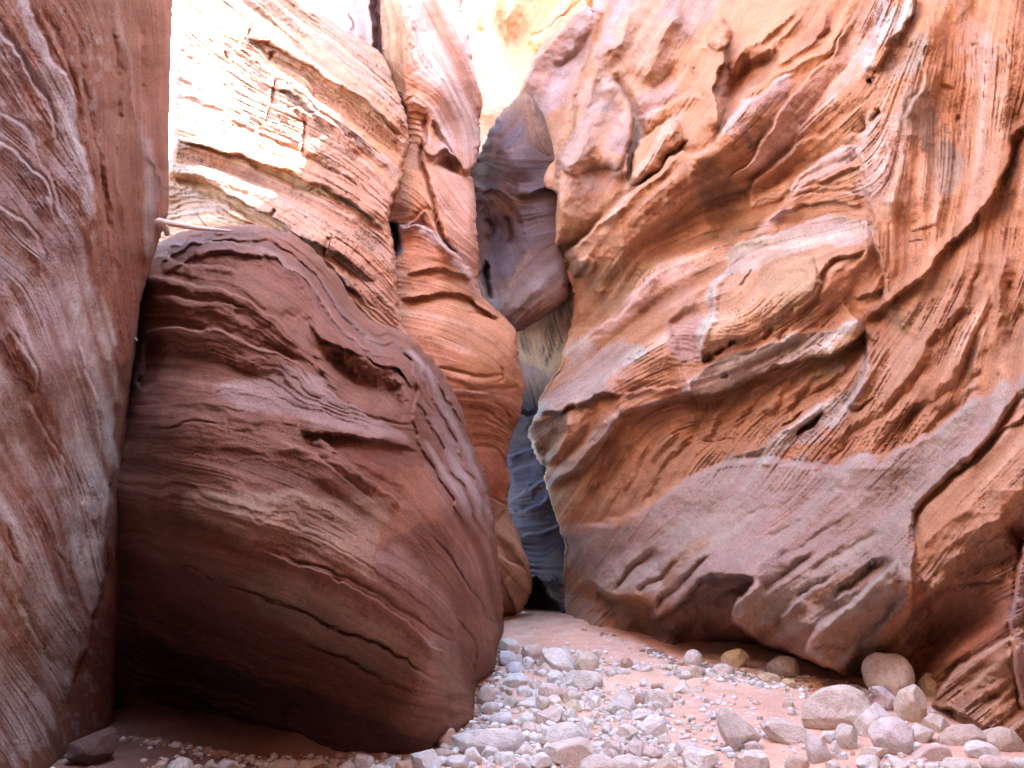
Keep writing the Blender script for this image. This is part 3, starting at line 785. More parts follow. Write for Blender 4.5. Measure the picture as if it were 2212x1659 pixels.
for q in ([(960, 815), (1000, 828), (1040, 834), (1087, 842), (1128, 832)], [(980, 853), (1037, 851), (1087, 868), (1112, 902)], [(1000, 876), (1054, 886), (1087, 905), (1106, 938)],
          [(1010, 922), (1054, 922), (1087, 946), (1098, 975)], [(1018, 962), (1064, 969), (1085, 988), (1094, 1004)], [(1000, 900), (1050, 903), (1085, 922), (1104, 950)],
          [(1012, 942), (1058, 944), (1088, 966)], [(950, 790), (1000, 800), (1050, 812), (1100, 812)]):
    m.ridge(q, -0.13, 5, 11, 0.1, 0.1)
m.ridge([(985, 700), (1040, 712), (1090, 745)], 0.08, 20, 20)
m.ridge([(1086, 790), (1092, 815), (1086, 835)], -0.15, 7, 7)
m.dome([(1078, 1160), (1112, 1180), (1130, 1230), (1120, 1235), (1090, 1205)], -0.25, 10)
m.ridge([(1075, 1170), (1100, 1205), (1130, 1215)], -0.1, 10)
m.ledge([(1080, 1250), (1100, 1280), (1115, 1300), (1120, 1330)], 0.3, 40, 8, 0.1, 'L')
m.ledge([(1060, 1075), (1085, 1085), (1099, 1100)], 0.25, 60, 10, 0.15, 'R')
m.col *= 0.78
o = m.build('rock_pillar', (0.14, 0.03, 0.014, 0.008), gam=0.95, gain=0.9, band=0.15)
tag(o, 'tall orange pillar with a striped bulging belly in the middle of the canyon', 'rock pillar')

# ------------------------------------------------------------------ hanging cone in the back
m = Mass([(990, 700), (985, 380), (1025, 350), (1042, 320), (1072, 262), (1104, 225), (1136, 203), (1151, 213), (1167, 240), (1184, 283), (1204, 333), (1216, 360), (1240, 417), (1245, 483), (1240, 540),
          (1234, 566), (1231, 582), (1230, 626), (1215, 654), (1170, 686), (1138, 705), (1114, 714), (1094, 700), (1060, 700)],
         [(1137, 210, 15.0), (1110, 350, 14.1), (1195, 350, 14.6), (1120, 480, 14.5), (1200, 500, 14.3), (1150, 620, 13.5), (1228, 600, 13.9), (1240, 480, 14.6), (1115, 710, 13.4), (1040, 500, 14.5),
          (1030, 350, 15), (1000, 600, 14.2), (1100, 560, 14.4)],
         [(1100, 280, -55), (1170, 280, 65), (1120, 360, 0), (1160, 400, -8), (1170, 480, -10), (1080, 400, 40), (1060, 480, 80), (1110, 520, 75), (1150, 600, -35), (1200, 600, -40), (1110, 690, -45), (1060, 620, 60)],
         (0.30, 0.175, 0.14), 500, free=20, fs=0.6, gs=0.6)
m.tint(3, (0.45, 0.27, 0.2), 0.2, 1.6, 0.6)
m.paint([(1075, 285), (1110, 262), (1150, 290), (1185, 340), (1205, 400), (1150, 410), (1090, 420), (1050, 400), (1062, 330)], BLUE, 0.85, 30, 0.5, lv=2)
m.paint([(1130, 420), (1200, 410), (1203, 480), (1190, 520), (1140, 540), (1125, 480)], (0.24, 0.19, 0.215), 0.9, 16, 0.4, lv=2)
m.paint([(1110, 225), (1138, 204), (1165, 245), (1190, 310), (1208, 370), (1185, 330), (1150, 260)], (0.44, 0.225, 0.125), 0.8, 14, 0.3)
m.paint([(1020, 380), (1060, 310), (1075, 300), (1050, 380), (1030, 420)], (0.48, 0.31, 0.26), 0.8, 12, 0.5)
m.paint([(1024, 417), (1057, 417), (1097, 437), (1120, 473), (1134, 520), (1120, 570), (1060, 620), (1030, 560)], (0.23, 0.11, 0.085), 0.85, 12, 0.4)
m.paint([(1080, 490), (1130, 480), (1132, 550), (1085, 580), (1060, 560)], (0.17, 0.13, 0.16), 0.6, 20, 0.3)
m.paint([(1060, 660), (1110, 620), (1170, 575), (1215, 560), (1220, 590), (1160, 625), (1110, 665), (1085, 690)], (0.46, 0.355, 0.33), 0.9, 14, 0.6, lv=2)
m.paint([(1120, 700), (1160, 650), (1215, 590), (1230, 600), (1226, 640), (1170, 690), (1125, 712)], (0.38, 0.16, 0.105), 0.8, 12, 0.4)
m.dome([(1020, 412), (1057, 415), (1097, 435), (1120, 473), (1134, 520), (1118, 575), (1070, 620), (1036, 600), (1020, 500)], -0.4, 80)
m.ledge([(1020, 414), (1057, 414), (1097, 434), (1121, 473), (1135, 520), (1124, 565)], 0.14, 40, 6, 0, 'L')
m.ridge([(1137, 206), (1120, 240), (1092, 290), (1070, 340), (1040, 390)], 0.3, 60, 60, 0.05)
m.ridge([(1050, 470), (1058, 500), (1050, 530)], -0.3, 14); m.ridge([(1096, 470), (1100, 500), (1094, 540)], -0.2, 12)
m.ledge([(1110, 425), (1150, 415), (1205, 385)], 0.2, 40, 20, 0.05, 'L')
m.ridge([(1104, 690), (1140, 645), (1180, 605), (1222, 570)], 0.25, 40, 60)
m.ridge([(1042, 560), (1050, 610), (1062, 650)], -0.8, 12, 16)
m.col *= 0.34
o = m.build('hanging_rock', (0.14, 0.05, 0.014, 0.006))
tag(o, 'dark cone shaped rock with blue grey stain hanging in the back of the slot', 'rock')

# ------------------------------------------------------------------ far sunlit wall
m = Mass([(880, -520), (1480, -520), (1480, 600), (880, 600)],
         [(900, 0, 20), (1000, 0, 21), (1100, 100, 22), (1300, 0, 20), (1060, 240, 19), (1120, 260, 17.5), (1000, 500, 18), (1300, 500, 18), (1000, -500, 26), (1400, -500, 25)],
         [(1050, 60, 80), (1100, 150, 75), (1080, 230, 10), (1150, 50, -55), (1050, 180, 60), (1180, 100, -50)], (0.62, 0.30, 0.16), 600, free=6)
m.tint(3, (0.62, 0.42, 0.28), 0.0, 1.5, 0.7)
m.ledge([(1030, 240), (1080, 228), (1112, 212), (1150, 170)], 0.8, 60, 30, 0.1, 'R')
m.ledge([(1134, 100), (1150, 80), (1190, 62), (1240, 20), (1280, -30)], 1.0, 80, 10, 0.2, 'R')
m.ridge([(1095, -50), (1090, 60), (1100, 180)], 0.5, 40); m.ridge([(1050, 0), (1048, 100), (1054, 190)], 0.3, 24)
ex = wall_sheet([(1.36, 13.15), (2.2, 14.4), (2.6, 17.0), (2.8, 20.5), (2.8, 28)], (9, 12, 15.5, 17.7, 17.7, 17.7, 17.7, 17.7, 17.7, 17.7), (0.5, 0.25, 0.13), 9, amp=0.06)  # unseen sheet added behind the right wall to block the sun
o = m.build('far_cliff', (0.5, 0.15, 0.03, 0.01), extra=ex, gam=0.95, gain=0.85)
tag(o, 'far glowing orange cliff seen through the gap at the top beside the pillar', 'cliff')

# ------------------------------------------------------------------ back of the slot
m = Mass([(1000, 560), (1330, 560), (1330, 1420), (1000, 1420)],
         [(1180, 700, 14.6), (1130, 800, 15.2), (1150, 900, 15.2), (1150, 1000, 15.0), (1160, 1200, 14.4), (1220, 1250, 13.9), (1200, 1330, 14.0), (1250, 700, 14.1), (1250, 1000, 14.6),
          (1020, 700, 15.8), (1020, 1200, 15.5), (1320, 600, 14.1), (1320, 1300, 13.4), (1120, 1330, 14.5), (1150, 1110, 14.3)],
         [(1180, 700, 75), (1220, 680, 70), (1150, 830, 70), (1150, 950, -15), (1150, 1050, -12), (1150, 1150, -8), (1180, 1250, 20), (1200, 1300, 25), (1220, 1200, -60)],
         (0.36, 0.215, 0.18), 700, free=6)
m.tint(3, (0.44, 0.28, 0.24), 0.2, 1.5, 0.6)
m.paint([(1110, 690), (1250, 600), (1260, 700), (1210, 800), (1150, 790), (1120, 760)], (0.74, 0.42, 0.24), 0.9, 10, 0.3)
m.paint([(1090, 885), (1170, 880), (1190, 1000), (1230, 1200), (1230, 1290), (1170, 1260), (1130, 1230), (1080, 1100)], (0.13, 0.115, 0.20), 0.95, 20, 0.3, lv=2)  # blue of shade lit only by sky, painted into the slot rock
m.tint(2, (0.22, 0.19, 0.27), 1.0, 2.2, 0.2)
for q in ([(1205, 660), (1195, 710), (1182, 790)], [(1178, 700), (1172, 750), (1168, 770)], [(1228, 645), (1234, 680), (1226, 720)], [(1192, 680), (1186, 740), (1178, 800)], [(1216, 650), (1212, 700), (1204, 760)], [(1135, 705), (1134, 740), (1146, 765)]):
    m.paint(q, (0.10, 0.075, 0.07), 0.85, 7, 0.6, False, 5, 1)
m.ledge([(1110, 882), (1140, 905), (1170, 890)], 0.3, 40, 20, 0.1, 'R')
for q in ([(1095, 985), (1140, 972), (1170, 960)], [(1090, 1085), (1150, 1050), (1190, 1020)], [(1085, 1110), (1150, 1095), (1190, 1068)], [(1100, 1165), (1160, 1150), (1210, 1130)], [(1095, 1020), (1150, 1005), (1180, 990)]):
    m.ledge(q, 0.14, 30, 12, 0.03, 'R', e=5)
m.dome([(1110, 1318), (1146, 1246), (1170, 1256), (1195, 1285), (1212, 1306), (1208, 1345), (1110, 1350)], -2.0, 12)
m.paint([(1110, 1318), (1146, 1246), (1170, 1256), (1195, 1285), (1214, 1306), (1208, 1345), (1110, 1350)], (0.06, 0.04, 0.04), 0.9, 6)  # darkness of the hole painted on as near-black colour
for dy in (0, 14, 30, 46):
    m.ledge([(1180, 1240 + dy), (1215, 1262 + dy), (1250, 1275 + dy)], 0.12, 10, 6, 0.04, 'L')
m.paint([(1165, 1235), (1210, 1200), (1260, 1260), (1330, 1320), (1240, 1330), (1200, 1290)], (0.34, 0.24, 0.21), 0.8, 14, 0.6, lv=2)
m.col *= (0.20 + 0.4 * sstep((860 - m.v) / 60))[..., None]  # lower slot darkened more, its shade put into the colour
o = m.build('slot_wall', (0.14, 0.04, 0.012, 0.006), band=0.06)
tag(o, 'blue grey back wall of the narrow slot with black water streaks and a dark hole at its foot', 'rock wall')
# ------------------------------------------------------------------ the great carved wall on the right
m = Mass([(1290, -640), (1340, -900), (1600, -1500), (1880, -1950), (1985, -1900), (2065, -1520), (2300, -1380), (2750, -1500), (2750, 1800), (2150, 1800), (2060, 1640), (1900, 1560), (1700, 1540), (1500, 1480), (1400, 1420),
          (1330, 1385), (1254, 1368), (1225, 1330), (1215, 1290), (1216, 1240), (1221, 1180), (1213, 1150), (1194, 1092), (1184, 1060), (1175, 1034), (1181, 1012), (1170, 1000), (1153, 970), (1144, 938),
          (1150, 912), (1164, 886), (1167, 862), (1180, 838), (1197, 812), (1212, 790), (1222, 740), (1236, 690), (1240, 640), (1228, 600), (1217, 560), (1203, 530), (1200, 483), (1203, 417), (1170, 400), (1120, 300),
          (1118, 218), (1128, 185), (1143, 150), (1160, 112), (1187, 78), (1225, 43), (1262, 8), (1285, -30)],
         [(1214, 1330, 13.8), (1254, 1362, 12.4), (1337, 1380, 12.0), (1404, 1402, 11.3), (1437, 1420, 10.9), (1560, 1442, 10.9), (1660, 1440, 11.0), (1792, 1468, 9.6), (1872, 1475, 9.3), (2022, 1510, 8.2),
          (2105, 1575, 6.8), (2212, 1580, 6.7), (1590, 1330, 9.7), (1750, 1400, 9.2), (1500, 1200, 10.2), (1700, 1200, 9.3), (1900, 1100, 8.7), (1900, 1300, 8.5), (1300, 1250, 12.1), (1230, 1150, 12.9),
          (1200, 1000, 13.1), (1180, 900, 13.0), (1210, 790, 13.4), (1250, 650, 13.8), (1230, 560, 13.8), (1210, 450, 13.7), (1350, 600, 12.8), (1450, 500, 12.6), (1400, 800, 12.0), (1400, 1000, 11.5),
          (1600, 900, 10.9), (1550, 650, 11.7), (1700, 650, 11.1), (1750, 350, 11.9), (1550, 250, 13.1), (1350, 250, 14.0), (1300, 50, 15.5), (1150, 250, 16.0), (1500, 50, 14.3), (1750, 50, 12.9),
          (1900, 200, 11.1), (2000, 50, 11.0), (2000, 500, 9.7), (2150, 300, 9.5), (2212, 600, 8.5), (2100, 800, 8.3), (2000, 950, 8.5), (2212, 1000, 7.3), (2100, 1200, 7.8), (2212, 1300, 7.0),
          (2050, 1350, 8.2), (1990, 1440, 8.7), (2130, 1450, 7.4), (2212, 0, 9.9), (2600, 800, 5.9), (2600, 0, 6.7), (2600, 1500, 5.4), (2300, -900, 10.6), (1700, -450, 14.2), (1290, -300, 17), (2700, -1200, 8.3), (1900, -1050, 12.6), (2700, -1500, 8.6)],
         [(1300, 100, -70), (1400, 50, -55), (1250, 300, -65), (1400, 300, -65), (1500, 200, -55), (1560, 80, -60), (1600, 160, -60), (1750, 150, -45), (1650, 350, -45), (1750, 400, -30), (1800, 450, -10), (1550, 480, -12),
          (1450, 530, -20), (1450, 440, -40), (1300, 430, -60), (1350, 600, -60), (1300, 750, -42), (1450, 650, -32), (1550, 700, -8), (1250, 850, -30), (1350, 850, -30), (1450, 1000, -58), (1350, 950, -60), (1300, 1100, -60),
          (1500, 870, -6), (1500, 900, -20), (1650, 750, -25), (1640, 620, -55), (1750, 850, -28), (1700, 1000, -50), (1600, 980, -58), (1850, 900, -55), (1600, 1150, -35), (1800, 1100, -38), (1500, 1200, -26),
          (1800, 1250, -34), (1400, 1280, -45), (1700, 1350, -40), (1900, 1350, -50), (2000, 300, -88), (1950, 500, -88), (2050, 700, -60), (2150, 500, -82), (2150, 800, -82), (2100, 1000, -42), (2050, 1200, -52),
          (2150, 1250, -28), (2100, 1480, -35), (2000, 50, -68), (2100, 100, -85), (1700, 220, -50), (1850, 60, -62), (1780, 250, -42), (1690, 480, -8), (1700, 510, -12), (1600, 420, -20), (1850, 780, -60), (1960, 800, -58)],
         (0.53, 0.245, 0.115), 800, free=18, back=1.6, fs=0.5, gs=0.45, soft=1.7, wide=(-30, 2400))
# ---- mineral colours: orange rock, pink beds, tan and grey weathering, brown desert stain
m.tint(4, (0.57, 0.30, 0.165), -0.1, 1.5, 0.7).tint(3, (0.42, 0.19, 0.085), 0.3, 1.7, 0.6).tint(2, (0.62, 0.41, 0.29), 0.8, 2.0, 0.45)
m.paint(T(2, (1690, 60), (1660, 250), (1600, 430), (1500, 700), (1300, 700), (1180, 540), (1250, 380), (1450, 150), (1600, 20)), (0.50, 0.335, 0.29), 0.75, 26, 0.5)
m.paint(T(2, (1330, 380), (1450, 270), (1640, 170), (1640, 300), (1560, 420), (1400, 480)), (0.36, 0.21, 0.16), 0.8, 24, 0.3)
m.paint(T(2, (1720, 480), (1640, 650), (1560, 800), (1480, 950), (1430, 1080), (1500, 1100), (1650, 1000), (1800, 1000), (1880, 900), (1870, 720), (1800, 570)), (0.40, 0.24, 0.17), 0.85, 20, 0.5)
m.paint(T(2, (1740, 700), (1840, 760), (1870, 960), (1760, 980), (1700, 850)), (0.28, 0.19, 0.185), 0.7, 20, 0.4)
m.paint(T(2, (1450, 1180), (1600, 1050), (1800, 1020), (1850, 1100), (1700, 1200), (1500, 1300), (1420, 1400)), (0.47, 0.325, 0.29), 0.8, 20, 0.6)
m.paint(T(2, (1440, 1480), (1560, 1330), (1700, 1250), (1760, 1300), (1620, 1450), (1540, 1560), (1450, 1640)), (0.47, 0.25, 0.13), 0.8, 16, 0.4)
m.paint(T(2, (1720, 0), (1860, 0), (1760, 140), (1720, 300), (1640, 420), (1660, 250)), (0.36, 0.26, 0.25), 0.8, 20, 0.4)
m.paint(T(2, (1820, 60), (2150, 60), (2212, 260), (2120, 420), (1960, 560), (1800, 500), (1760, 380), (1800, 200)), (0.46, 0.25, 0.145), 0.75, 24, 0.5)
m.paint(T(2, (1900, 600), (2120, 520), (2212, 640), (2100, 680), (1920, 760)), (0.38, 0.255, 0.225), 0.75, 18, 0.5)
m.paint(T(2, (2100, 30), (2212, 60), (2212, 320), (2130, 240)), (0.33, 0.22, 0.185), 0.7, 18, 0.4)
m.paint(T(3, (0, 0), (250, 0), (200, 120), (60, 250), (0, 260)), (0.44, 0.32, 0.285), 0.65, 26, 0.5)
m.paint(T(3, (250, 430), (420, 330), (620, 300), (900, 150), (980, 60), (960, 200), (820, 330), (640, 430), (560, 540), (420, 640), (330, 730), (250, 830), (215, 650)), (0.42, 0.17, 0.09), 0.85, 16, 0.3)
m.paint(T(3, (340, 700), (480, 620), (660, 500), (700, 560), (600, 680), (480, 760), (420, 860), (300, 840)), (0.60, 0.44, 0.38), 0.8, 10, 0.5, lv=2)
m.paint(T(3, (450, 850), (760, 560), (1050, 220), (1200, 0), (1260, 0), (1230, 200), (1150, 420), (900, 700), (620, 1000), (430, 1100)), (0.62, 0.375, 0.28), 0.8, 20, 0.5)
m.paint(T(3, (50, 1060), (100, 1010), (190, 985), (250, 1060), (330, 1150), (400, 1300), (410, 1450), (330, 1560), (220, 1580), (160, 1450), (110, 1300), (60, 1180)), (0.30, 0.18, 0.10), 0.75, 14, 0.5)
m.paint(T(3, (90, 1120), (150, 1150), (210, 1300), (180, 1380), (120, 1290)), (0.22, 0.15, 0.10), 0.55, 14, 0.5)
m.paint(T(3, (400, 870), (440, 890), (460, 940), (420, 960)), VARN, 0.7, 6)
m.paint(T(3, (760, 1100), (950, 980), (1130, 950), (1140, 1050), (960, 1120), (800, 1260), (660, 1380), (450, 1540), (420, 1520), (620, 1370)), (0.62, 0.41, 0.335), 0.85, 14, 0.5)
m.paint(T(3, (340, 1659), (400, 1550), (600, 1500), (860, 1420), (1100, 1400), (1240, 1420), (1240, 1520), (1050, 1620), (900, 1600), (700, 1640), (560, 1690), (380, 1760)), (0.56, 0.46, 0.40), 0.9, 8, 0.35, lv=2)
m.paint(T(3, (1290, 130), (1500, 0), (1510, 100), (1410, 230), (1330, 290), (1250, 250)), (0.58, 0.49, 0.46), 0.9, 8, 0.4, lv=2)
m.paint(T(3, (1340, 290), (1420, 220), (1540, 240), (1540, 420), (1420, 480), (1290, 520), (1240, 540)), (0.36, 0.245, 0.165), 0.8, 16, 0.4)
m.paint(T(3, (1260, 0), (1310, 0), (1260, 200), (1210, 420), (1180, 480), (1210, 330)), (0.42, 0.33, 0.31), 0.8, 12, 0.3)
m.paint(T(3, (1160, 920), (1300, 800), (1480, 600), (1600, 560), (1660, 800), (1560, 1000), (1400, 1060), (1250, 1300), (1180, 1200)), (0.52, 0.345, 0.265), 0.6, 30, 0.5)
m.paint(T(3, (1440, 720), (1560, 560), (1640, 700), (1700, 900), (1820, 1000), (1800, 1150), (1700, 1260), (1640, 1200), (1580, 1000), (1500, 880)), (0.33, 0.225, 0.155), 0.85, 24, 0.4)
m.paint(T(3, (1810, 0), (1900, 60), (2010, 300), (2000, 500), (1880, 560), (1820, 400)), (0.47, 0.35, 0.295), 0.6, 24, 0.5)
m.paint(T(3, (1900, 300), (2212, 300), (2212, 800), (2100, 1000), (1980, 1300), (1850, 1400), (1900, 1000), (1860, 600)), (0.47, 0.265, 0.16), 0.6, 30, 0.5)
m.paint(T(5, (1500, 470), (1640, 100), (1760, 20), (2060, 30), (1980, 140), (1900, 260), (1800, 370), (1650, 450)), (0.47, 0.285, 0.145), 0.85, 14, 0.4)
m.paint(T(5, (2060, 60), (2300, 30), (2300, 300), (2100, 380), (1900, 420), (1650, 540), (1560, 560), (1680, 450), (1900, 270)), (0.60, 0.35, 0.26), 0.8, 18, 0.4)
m.paint(T(5, (1540, 560), (1700, 560), (1900, 540), (1930, 640), (1800, 760), (1700, 880), (1480, 980), (1275, 1030), (1290, 900), (1420, 720)), (0.45, 0.36, 0.325), 0.9, 14, 0.5, lv=2)
m.paint(T(5, (1640, 720), (1800, 700), (1860, 780), (1740, 850), (1600, 900)), (0.44, 0.28, 0.21), 0.6, 20, 0.5)
m.paint(T(5, (1800, 720), (2300, 640), (2300, 860), (1820, 880)), (0.54, 0.25, 0.125), 0.7, 14, 0.4)
m.paint(T(5, (2100, 440), (2180, 340), (2330, 310), (2300, 620), (2200, 690), (2120, 600)), (0.44, 0.24, 0.17), 0.85, 8, 0.3)
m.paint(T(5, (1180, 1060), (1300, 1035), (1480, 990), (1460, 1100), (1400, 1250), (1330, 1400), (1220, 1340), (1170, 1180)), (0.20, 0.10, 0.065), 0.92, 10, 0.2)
m.paint(T(5, (2400, 880), (2212, 900), (2000, 960), (1860, 1030), (1750, 1130), (1640, 1240), (1560, 1330), (1430, 1440), (1330, 1480), (1420, 1370), (1600, 1200), (1800, 1040), (2000, 930)), (0.52, 0.385, 0.33), 0.9, 12, 0.4, lv=2)
m.paint(T(5, (2300, 960), (2000, 1080), (1800, 1160), (1640, 1330), (1480, 1500), (1420, 1659), (1900, 1659), (2100, 1500), (2300, 1300)), (0.44, 0.215, 0.10), 0.75, 20, 0.5)
m.paint(T(5, (1500, 60), (1560, 20), (1640, 40), (1600, 130), (1500, 160)), (0.36, 0.21, 0.14), 0.8, 8)
m.paint(T(6, (320, 10), (250, 130), (180, 270), (140, 480), (110, 680), (350, 540), (600, 420), (800, 280), (870, 150), (840, 30), (560, -60)), (0.51, 0.27, 0.135), 0.85, 10, 0.4)
m.paint(T(6, (470, 40), (600, -40), (830, 20), (840, 140), (700, 260), (520, 260)), (0.42, 0.255, 0.13), 0.7, 20, 0.3)
m.paint(T(6, (320, -20), (400, -10), (260, 150), (200, 290), (160, 480), (120, 660), (90, 660), (120, 480), (160, 290)), (0.52, 0.42, 0.38), 0.9, 10, 0.3, lv=2)
m.paint(T(6, (1200, 430), (1050, 452), (850, 500), (650, 542), (500, 575), (350, 622), (200, 684), (100, 764), (-20, 900), (60, 905), (180, 892), (280, 850), (400, 800), (540, 750), (700, 700), (860, 640), (950, 620), (1100, 540)), (0.53, 0.435, 0.395), 0.95, 5, 0.25, lv=2)
m.paint(T(6, (-20, 950), (280, 870), (540, 770), (860, 660), (1180, 500), (1180, 700), (1000, 850), (760, 950), (520, 1150), (250, 1330), (0, 1420)), (0.46, 0.215, 0.095), 0.75, 18, 0.5)
m.paint(T(6, (850, 660), (1180, 500), (1170, 620), (1060, 740), (900, 820), (840, 760)), (0.38, 0.22, 0.10), 0.7, 16, 0.4)
m.paint(T(6, (1190, 560), (1180, 740), (1120, 960), (1060, 1050), (880, 1120), (960, 980), (1080, 860)), (0.46, 0.375, 0.335), 0.85, 12, 0.4)
m.paint(T(6, (1260, 560), (1500, 300), (1780, 180), (1800, 300), (1650, 480), (1500, 700), (1300, 900), (1180, 980), (1230, 760)), (0.48, 0.26, 0.145), 0.65, 24, 0.5)
m.paint(T(6, (1380, 290), (1560, 200), (1800, 60), (1760, 200), (1560, 440), (1420, 500)), (0.43, 0.265, 0.145), 0.6, 24, 0.4)
m.paint(T(6, (0, 1480), (150, 1400), (400, 1290), (600, 1170), (740, 1080), (900, 960), (1000, 960), (860, 1180), (760, 1200), (600, 1290), (380, 1360), (200, 1440)), (0.50, 0.40, 0.36), 0.9, 14, 0.4)
SLAB = (0.41, 0.325, 0.29)
m.paint([(1220, 1140), (1330, 1130), (1475, 1046), (1590, 990), (1760, 985), (1810, 1003), (1975, 953), (2140, 846), (2222, 805), (2222, 840), (2140, 920), (2075, 986), (2010, 1050), (1975, 1110), (1970, 1200), (1950, 1290),
         (1900, 1400), (1850, 1450), (1740, 1400), (1590, 1320), (1400, 1300), (1280, 1270), (1230, 1210)], SLAB, 0.92, 16, 0.25, lv=2)
m.paint(T(8, (0, 60), (500, 0), (300, 130), (100, 300), (0, 380)), (0.44, 0.335, 0.255), 0.7, 20, 0.5)
for q in (T(8, (-120, 330), (0, 260), (90, 200), (190, 180), (60, 290), (-30, 390), (-140, 520)), T(8, (620, 720), (800, 560), (1000, 430), (1230, 330), (1330, 350), (1150, 450), (960, 600), (800, 700), (640, 770)),
          T(8, (380, 620), (450, 560), (560, 560), (520, 640), (420, 670)), T(8, (880, 850), (1000, 740), (1180, 640), (1330, 560), (1200, 720), (1060, 900), (960, 960)), T(8, (1340, 520), (1420, 440), (1430, 380), (1360, 450))):
    m.paint(q, (0.42, 0.23, 0.115), 0.8, 10, 0.4)
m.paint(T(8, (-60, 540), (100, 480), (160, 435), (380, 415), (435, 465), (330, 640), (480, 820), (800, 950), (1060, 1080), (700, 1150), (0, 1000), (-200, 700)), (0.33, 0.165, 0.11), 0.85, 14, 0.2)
m.paint(T(8, (330, 640), (420, 690), (640, 780), (820, 740), (800, 870), (860, 950), (640, 890), (480, 820)), (0.42, 0.19, 0.11), 0.7, 14, 0.2)
m.paint(T(8, (1560, 380), (1700, 480), (1800, 450), (2150, 500), (2140, 780), (2050, 870), (1850, 950), (1600, 960), (1450, 900), (1480, 650)), (0.40, 0.17, 0.10), 0.85, 18, 0.2)
m.paint(T(8, (1600, 330), (1800, 200), (2060, 120), (2150, 350), (1900, 430), (1700, 470), (1560, 430)), (0.46, 0.25, 0.13), 0.75, 20, 0.4)
m.paint(T(8, (2150, 60), (2260, 60), (2260, 320), (2080, 330)), (0.38, 0.15, 0.09), 0.8, 16, 0.3)
m.paint(T(8, (2212, 200), (2150, 450), (2140, 700), (2160, 900), (2150, 1050), (2300, 1400), (2400, 200)), (0.42, 0.26, 0.225), 0.85, 10, 0.3)
m.paint(T(8, (2150, 790), (2050, 860), (1900, 930), (1780, 1010), (1640, 1210), (1720, 1330), (1900, 1390), (2100, 1200), (2150, 1000)), (0.44, 0.225, 0.125), 0.85, 14, 0.4)
m.paint(T(7, (1430, 40), (1600, 0), (2000, 0), (1900, 80), (1600, 130), (1460, 170)), (0.50, 0.20, 0.10), 0.75, 14, 0.4)
m.paint(T(7, (1240, 420), (1400, 440), (1560, 520), (1800, 560), (2030, 700), (2200, 940), (1800, 860), (1500, 740), (1420, 640)), (0.32, 0.21, 0.175), 0.8, 18, 0.6, lv=2)
m.paint(T(7, (1440, 170), (1520, 160), (1600, 330), (1640, 430), (1560, 440), (1480, 300)), (0.43, 0.31, 0.29), 0.7, 14, 0.3)
# thin beds
m.tint(1, (0.28, 0.13, 0.075), 0.7, 1.9, 0.5).tint(1, (0.68, 0.48, 0.37), -0.8, -1.9, 0.4)
# ---- upper folds
m.fs = 1.05
m.ridge(T(2, (1640, -20), (1450, 160), (1330, 300), (1220, 440), (1140, 600)), 0.45, 70, 60, 0.05, 0.1)
m.dome(T(2, (1330, 400), (1450, 280), (1640, 170), (1650, 320), (1560, 440), (1400, 500)), -0.4, 50)
m.dome(T(2, (1870, 1200), (1890, 1050), (1960, 900), (2080, 800), (2180, 790), (2200, 900), (2150, 1010), (2000, 1150)), 0.4, 60)
m.ridge(T(2, (2212, 60), (2100, 200), (2000, 380), (1960, 540)), 0.3, 60, 70)
m.ridge(T(2, (1960, 40), (1930, 200), (1900, 420)), -0.2, 50, 50)
m.dome(T(2, (2020, 440), (2140, 380), (2212, 440), (2200, 560), (2060, 620), (1960, 600)), -0.3, 50)
m.ledge(T(2, (1700, 20), (1665, 250), (1605, 430), (1535, 620), (1500, 800), (1450, 950), (1410, 1120), (1395, 1300), (1400, 1450), (1390, 1600)), 0.7, 90, 20, 0.15, 'L', e=8, t0=0.2, t1=0.03)
m.ridge(T(2, (1650, 380), (1610, 480), (1530, 700), (1515, 840)), -0.35, 10, 14)
m.dome(T(2, (1720, 480), (1640, 650), (1560, 800), (1480, 950), (1430, 1080), (1500, 1130), (1650, 1090), (1800, 1100), (1870, 950), (1880, 780), (1800, 570)), 0.45, 60)
m.ledge(T(2, (1730, 480), (1800, 590), (1860, 700), (1886, 850), (1872, 1000), (1850, 1200)), 0.4, 50, 30, 0.2, 'R')
m.ridge(T(2, (1690, 330), (1800, 300), (1840, 150), (1830, 40)), 0.18, 40)
m.ledge(T(2, (1900, 770), (2000, 710), (2120, 690), (2212, 640), (2290, 560)), 0.25, 50, 30, 0.1, 'R')
m.ledge(T(2, (1880, 1200), (1890, 1060), (1930, 940), (2000, 860), (2080, 800), (2180, 780)), 0.25, 50, 16, 0.05, 'R')
m.dome(T(2, (2160, 930), (2212, 880), (2250, 900), (2230, 1000), (2170, 1010)), -0.4, 12)
m.ledge(T(2, (1440, 1650), (1580, 1560), (1700, 1420), (1850, 1280), (2000, 1170), (2100, 1080), (2212, 1000)) + T(3, (60, 1005), (180, 945), (260, 855), (330, 730), (450, 640), (560, 570), (680, 490), (760, 440)),
        0.75, 150, 30, 0.15, 'R', e=5, t0=0.05, t1=0.2)
m.ridge(T(2, (1600, 1560), (1720, 1430), (1860, 1300), (2010, 1190), (2212, 1020)), 0.12, 8, 14)
m.dome(T(3, (50, 1060), (200, 985), (330, 1150), (400, 1300), (410, 1450), (330, 1560), (220, 1580), (160, 1450), (100, 1300)), -0.22, 40)
m.dome(T(3, (250, 430), (300, 400), (420, 330), (600, 300), (640, 430), (560, 540), (420, 640), (330, 730), (250, 830), (215, 650)), -0.7, 40)
m.ledge(T(3, (290, 240), (270, 330), (250, 430), (212, 560), (222, 700), (248, 830)), 0.35, 60, 10, 0, 'R')
m.dome(T(3, (240, 120), (190, 190), (180, 290), (230, 340), (290, 290), (300, 190)), 0.3, 24)
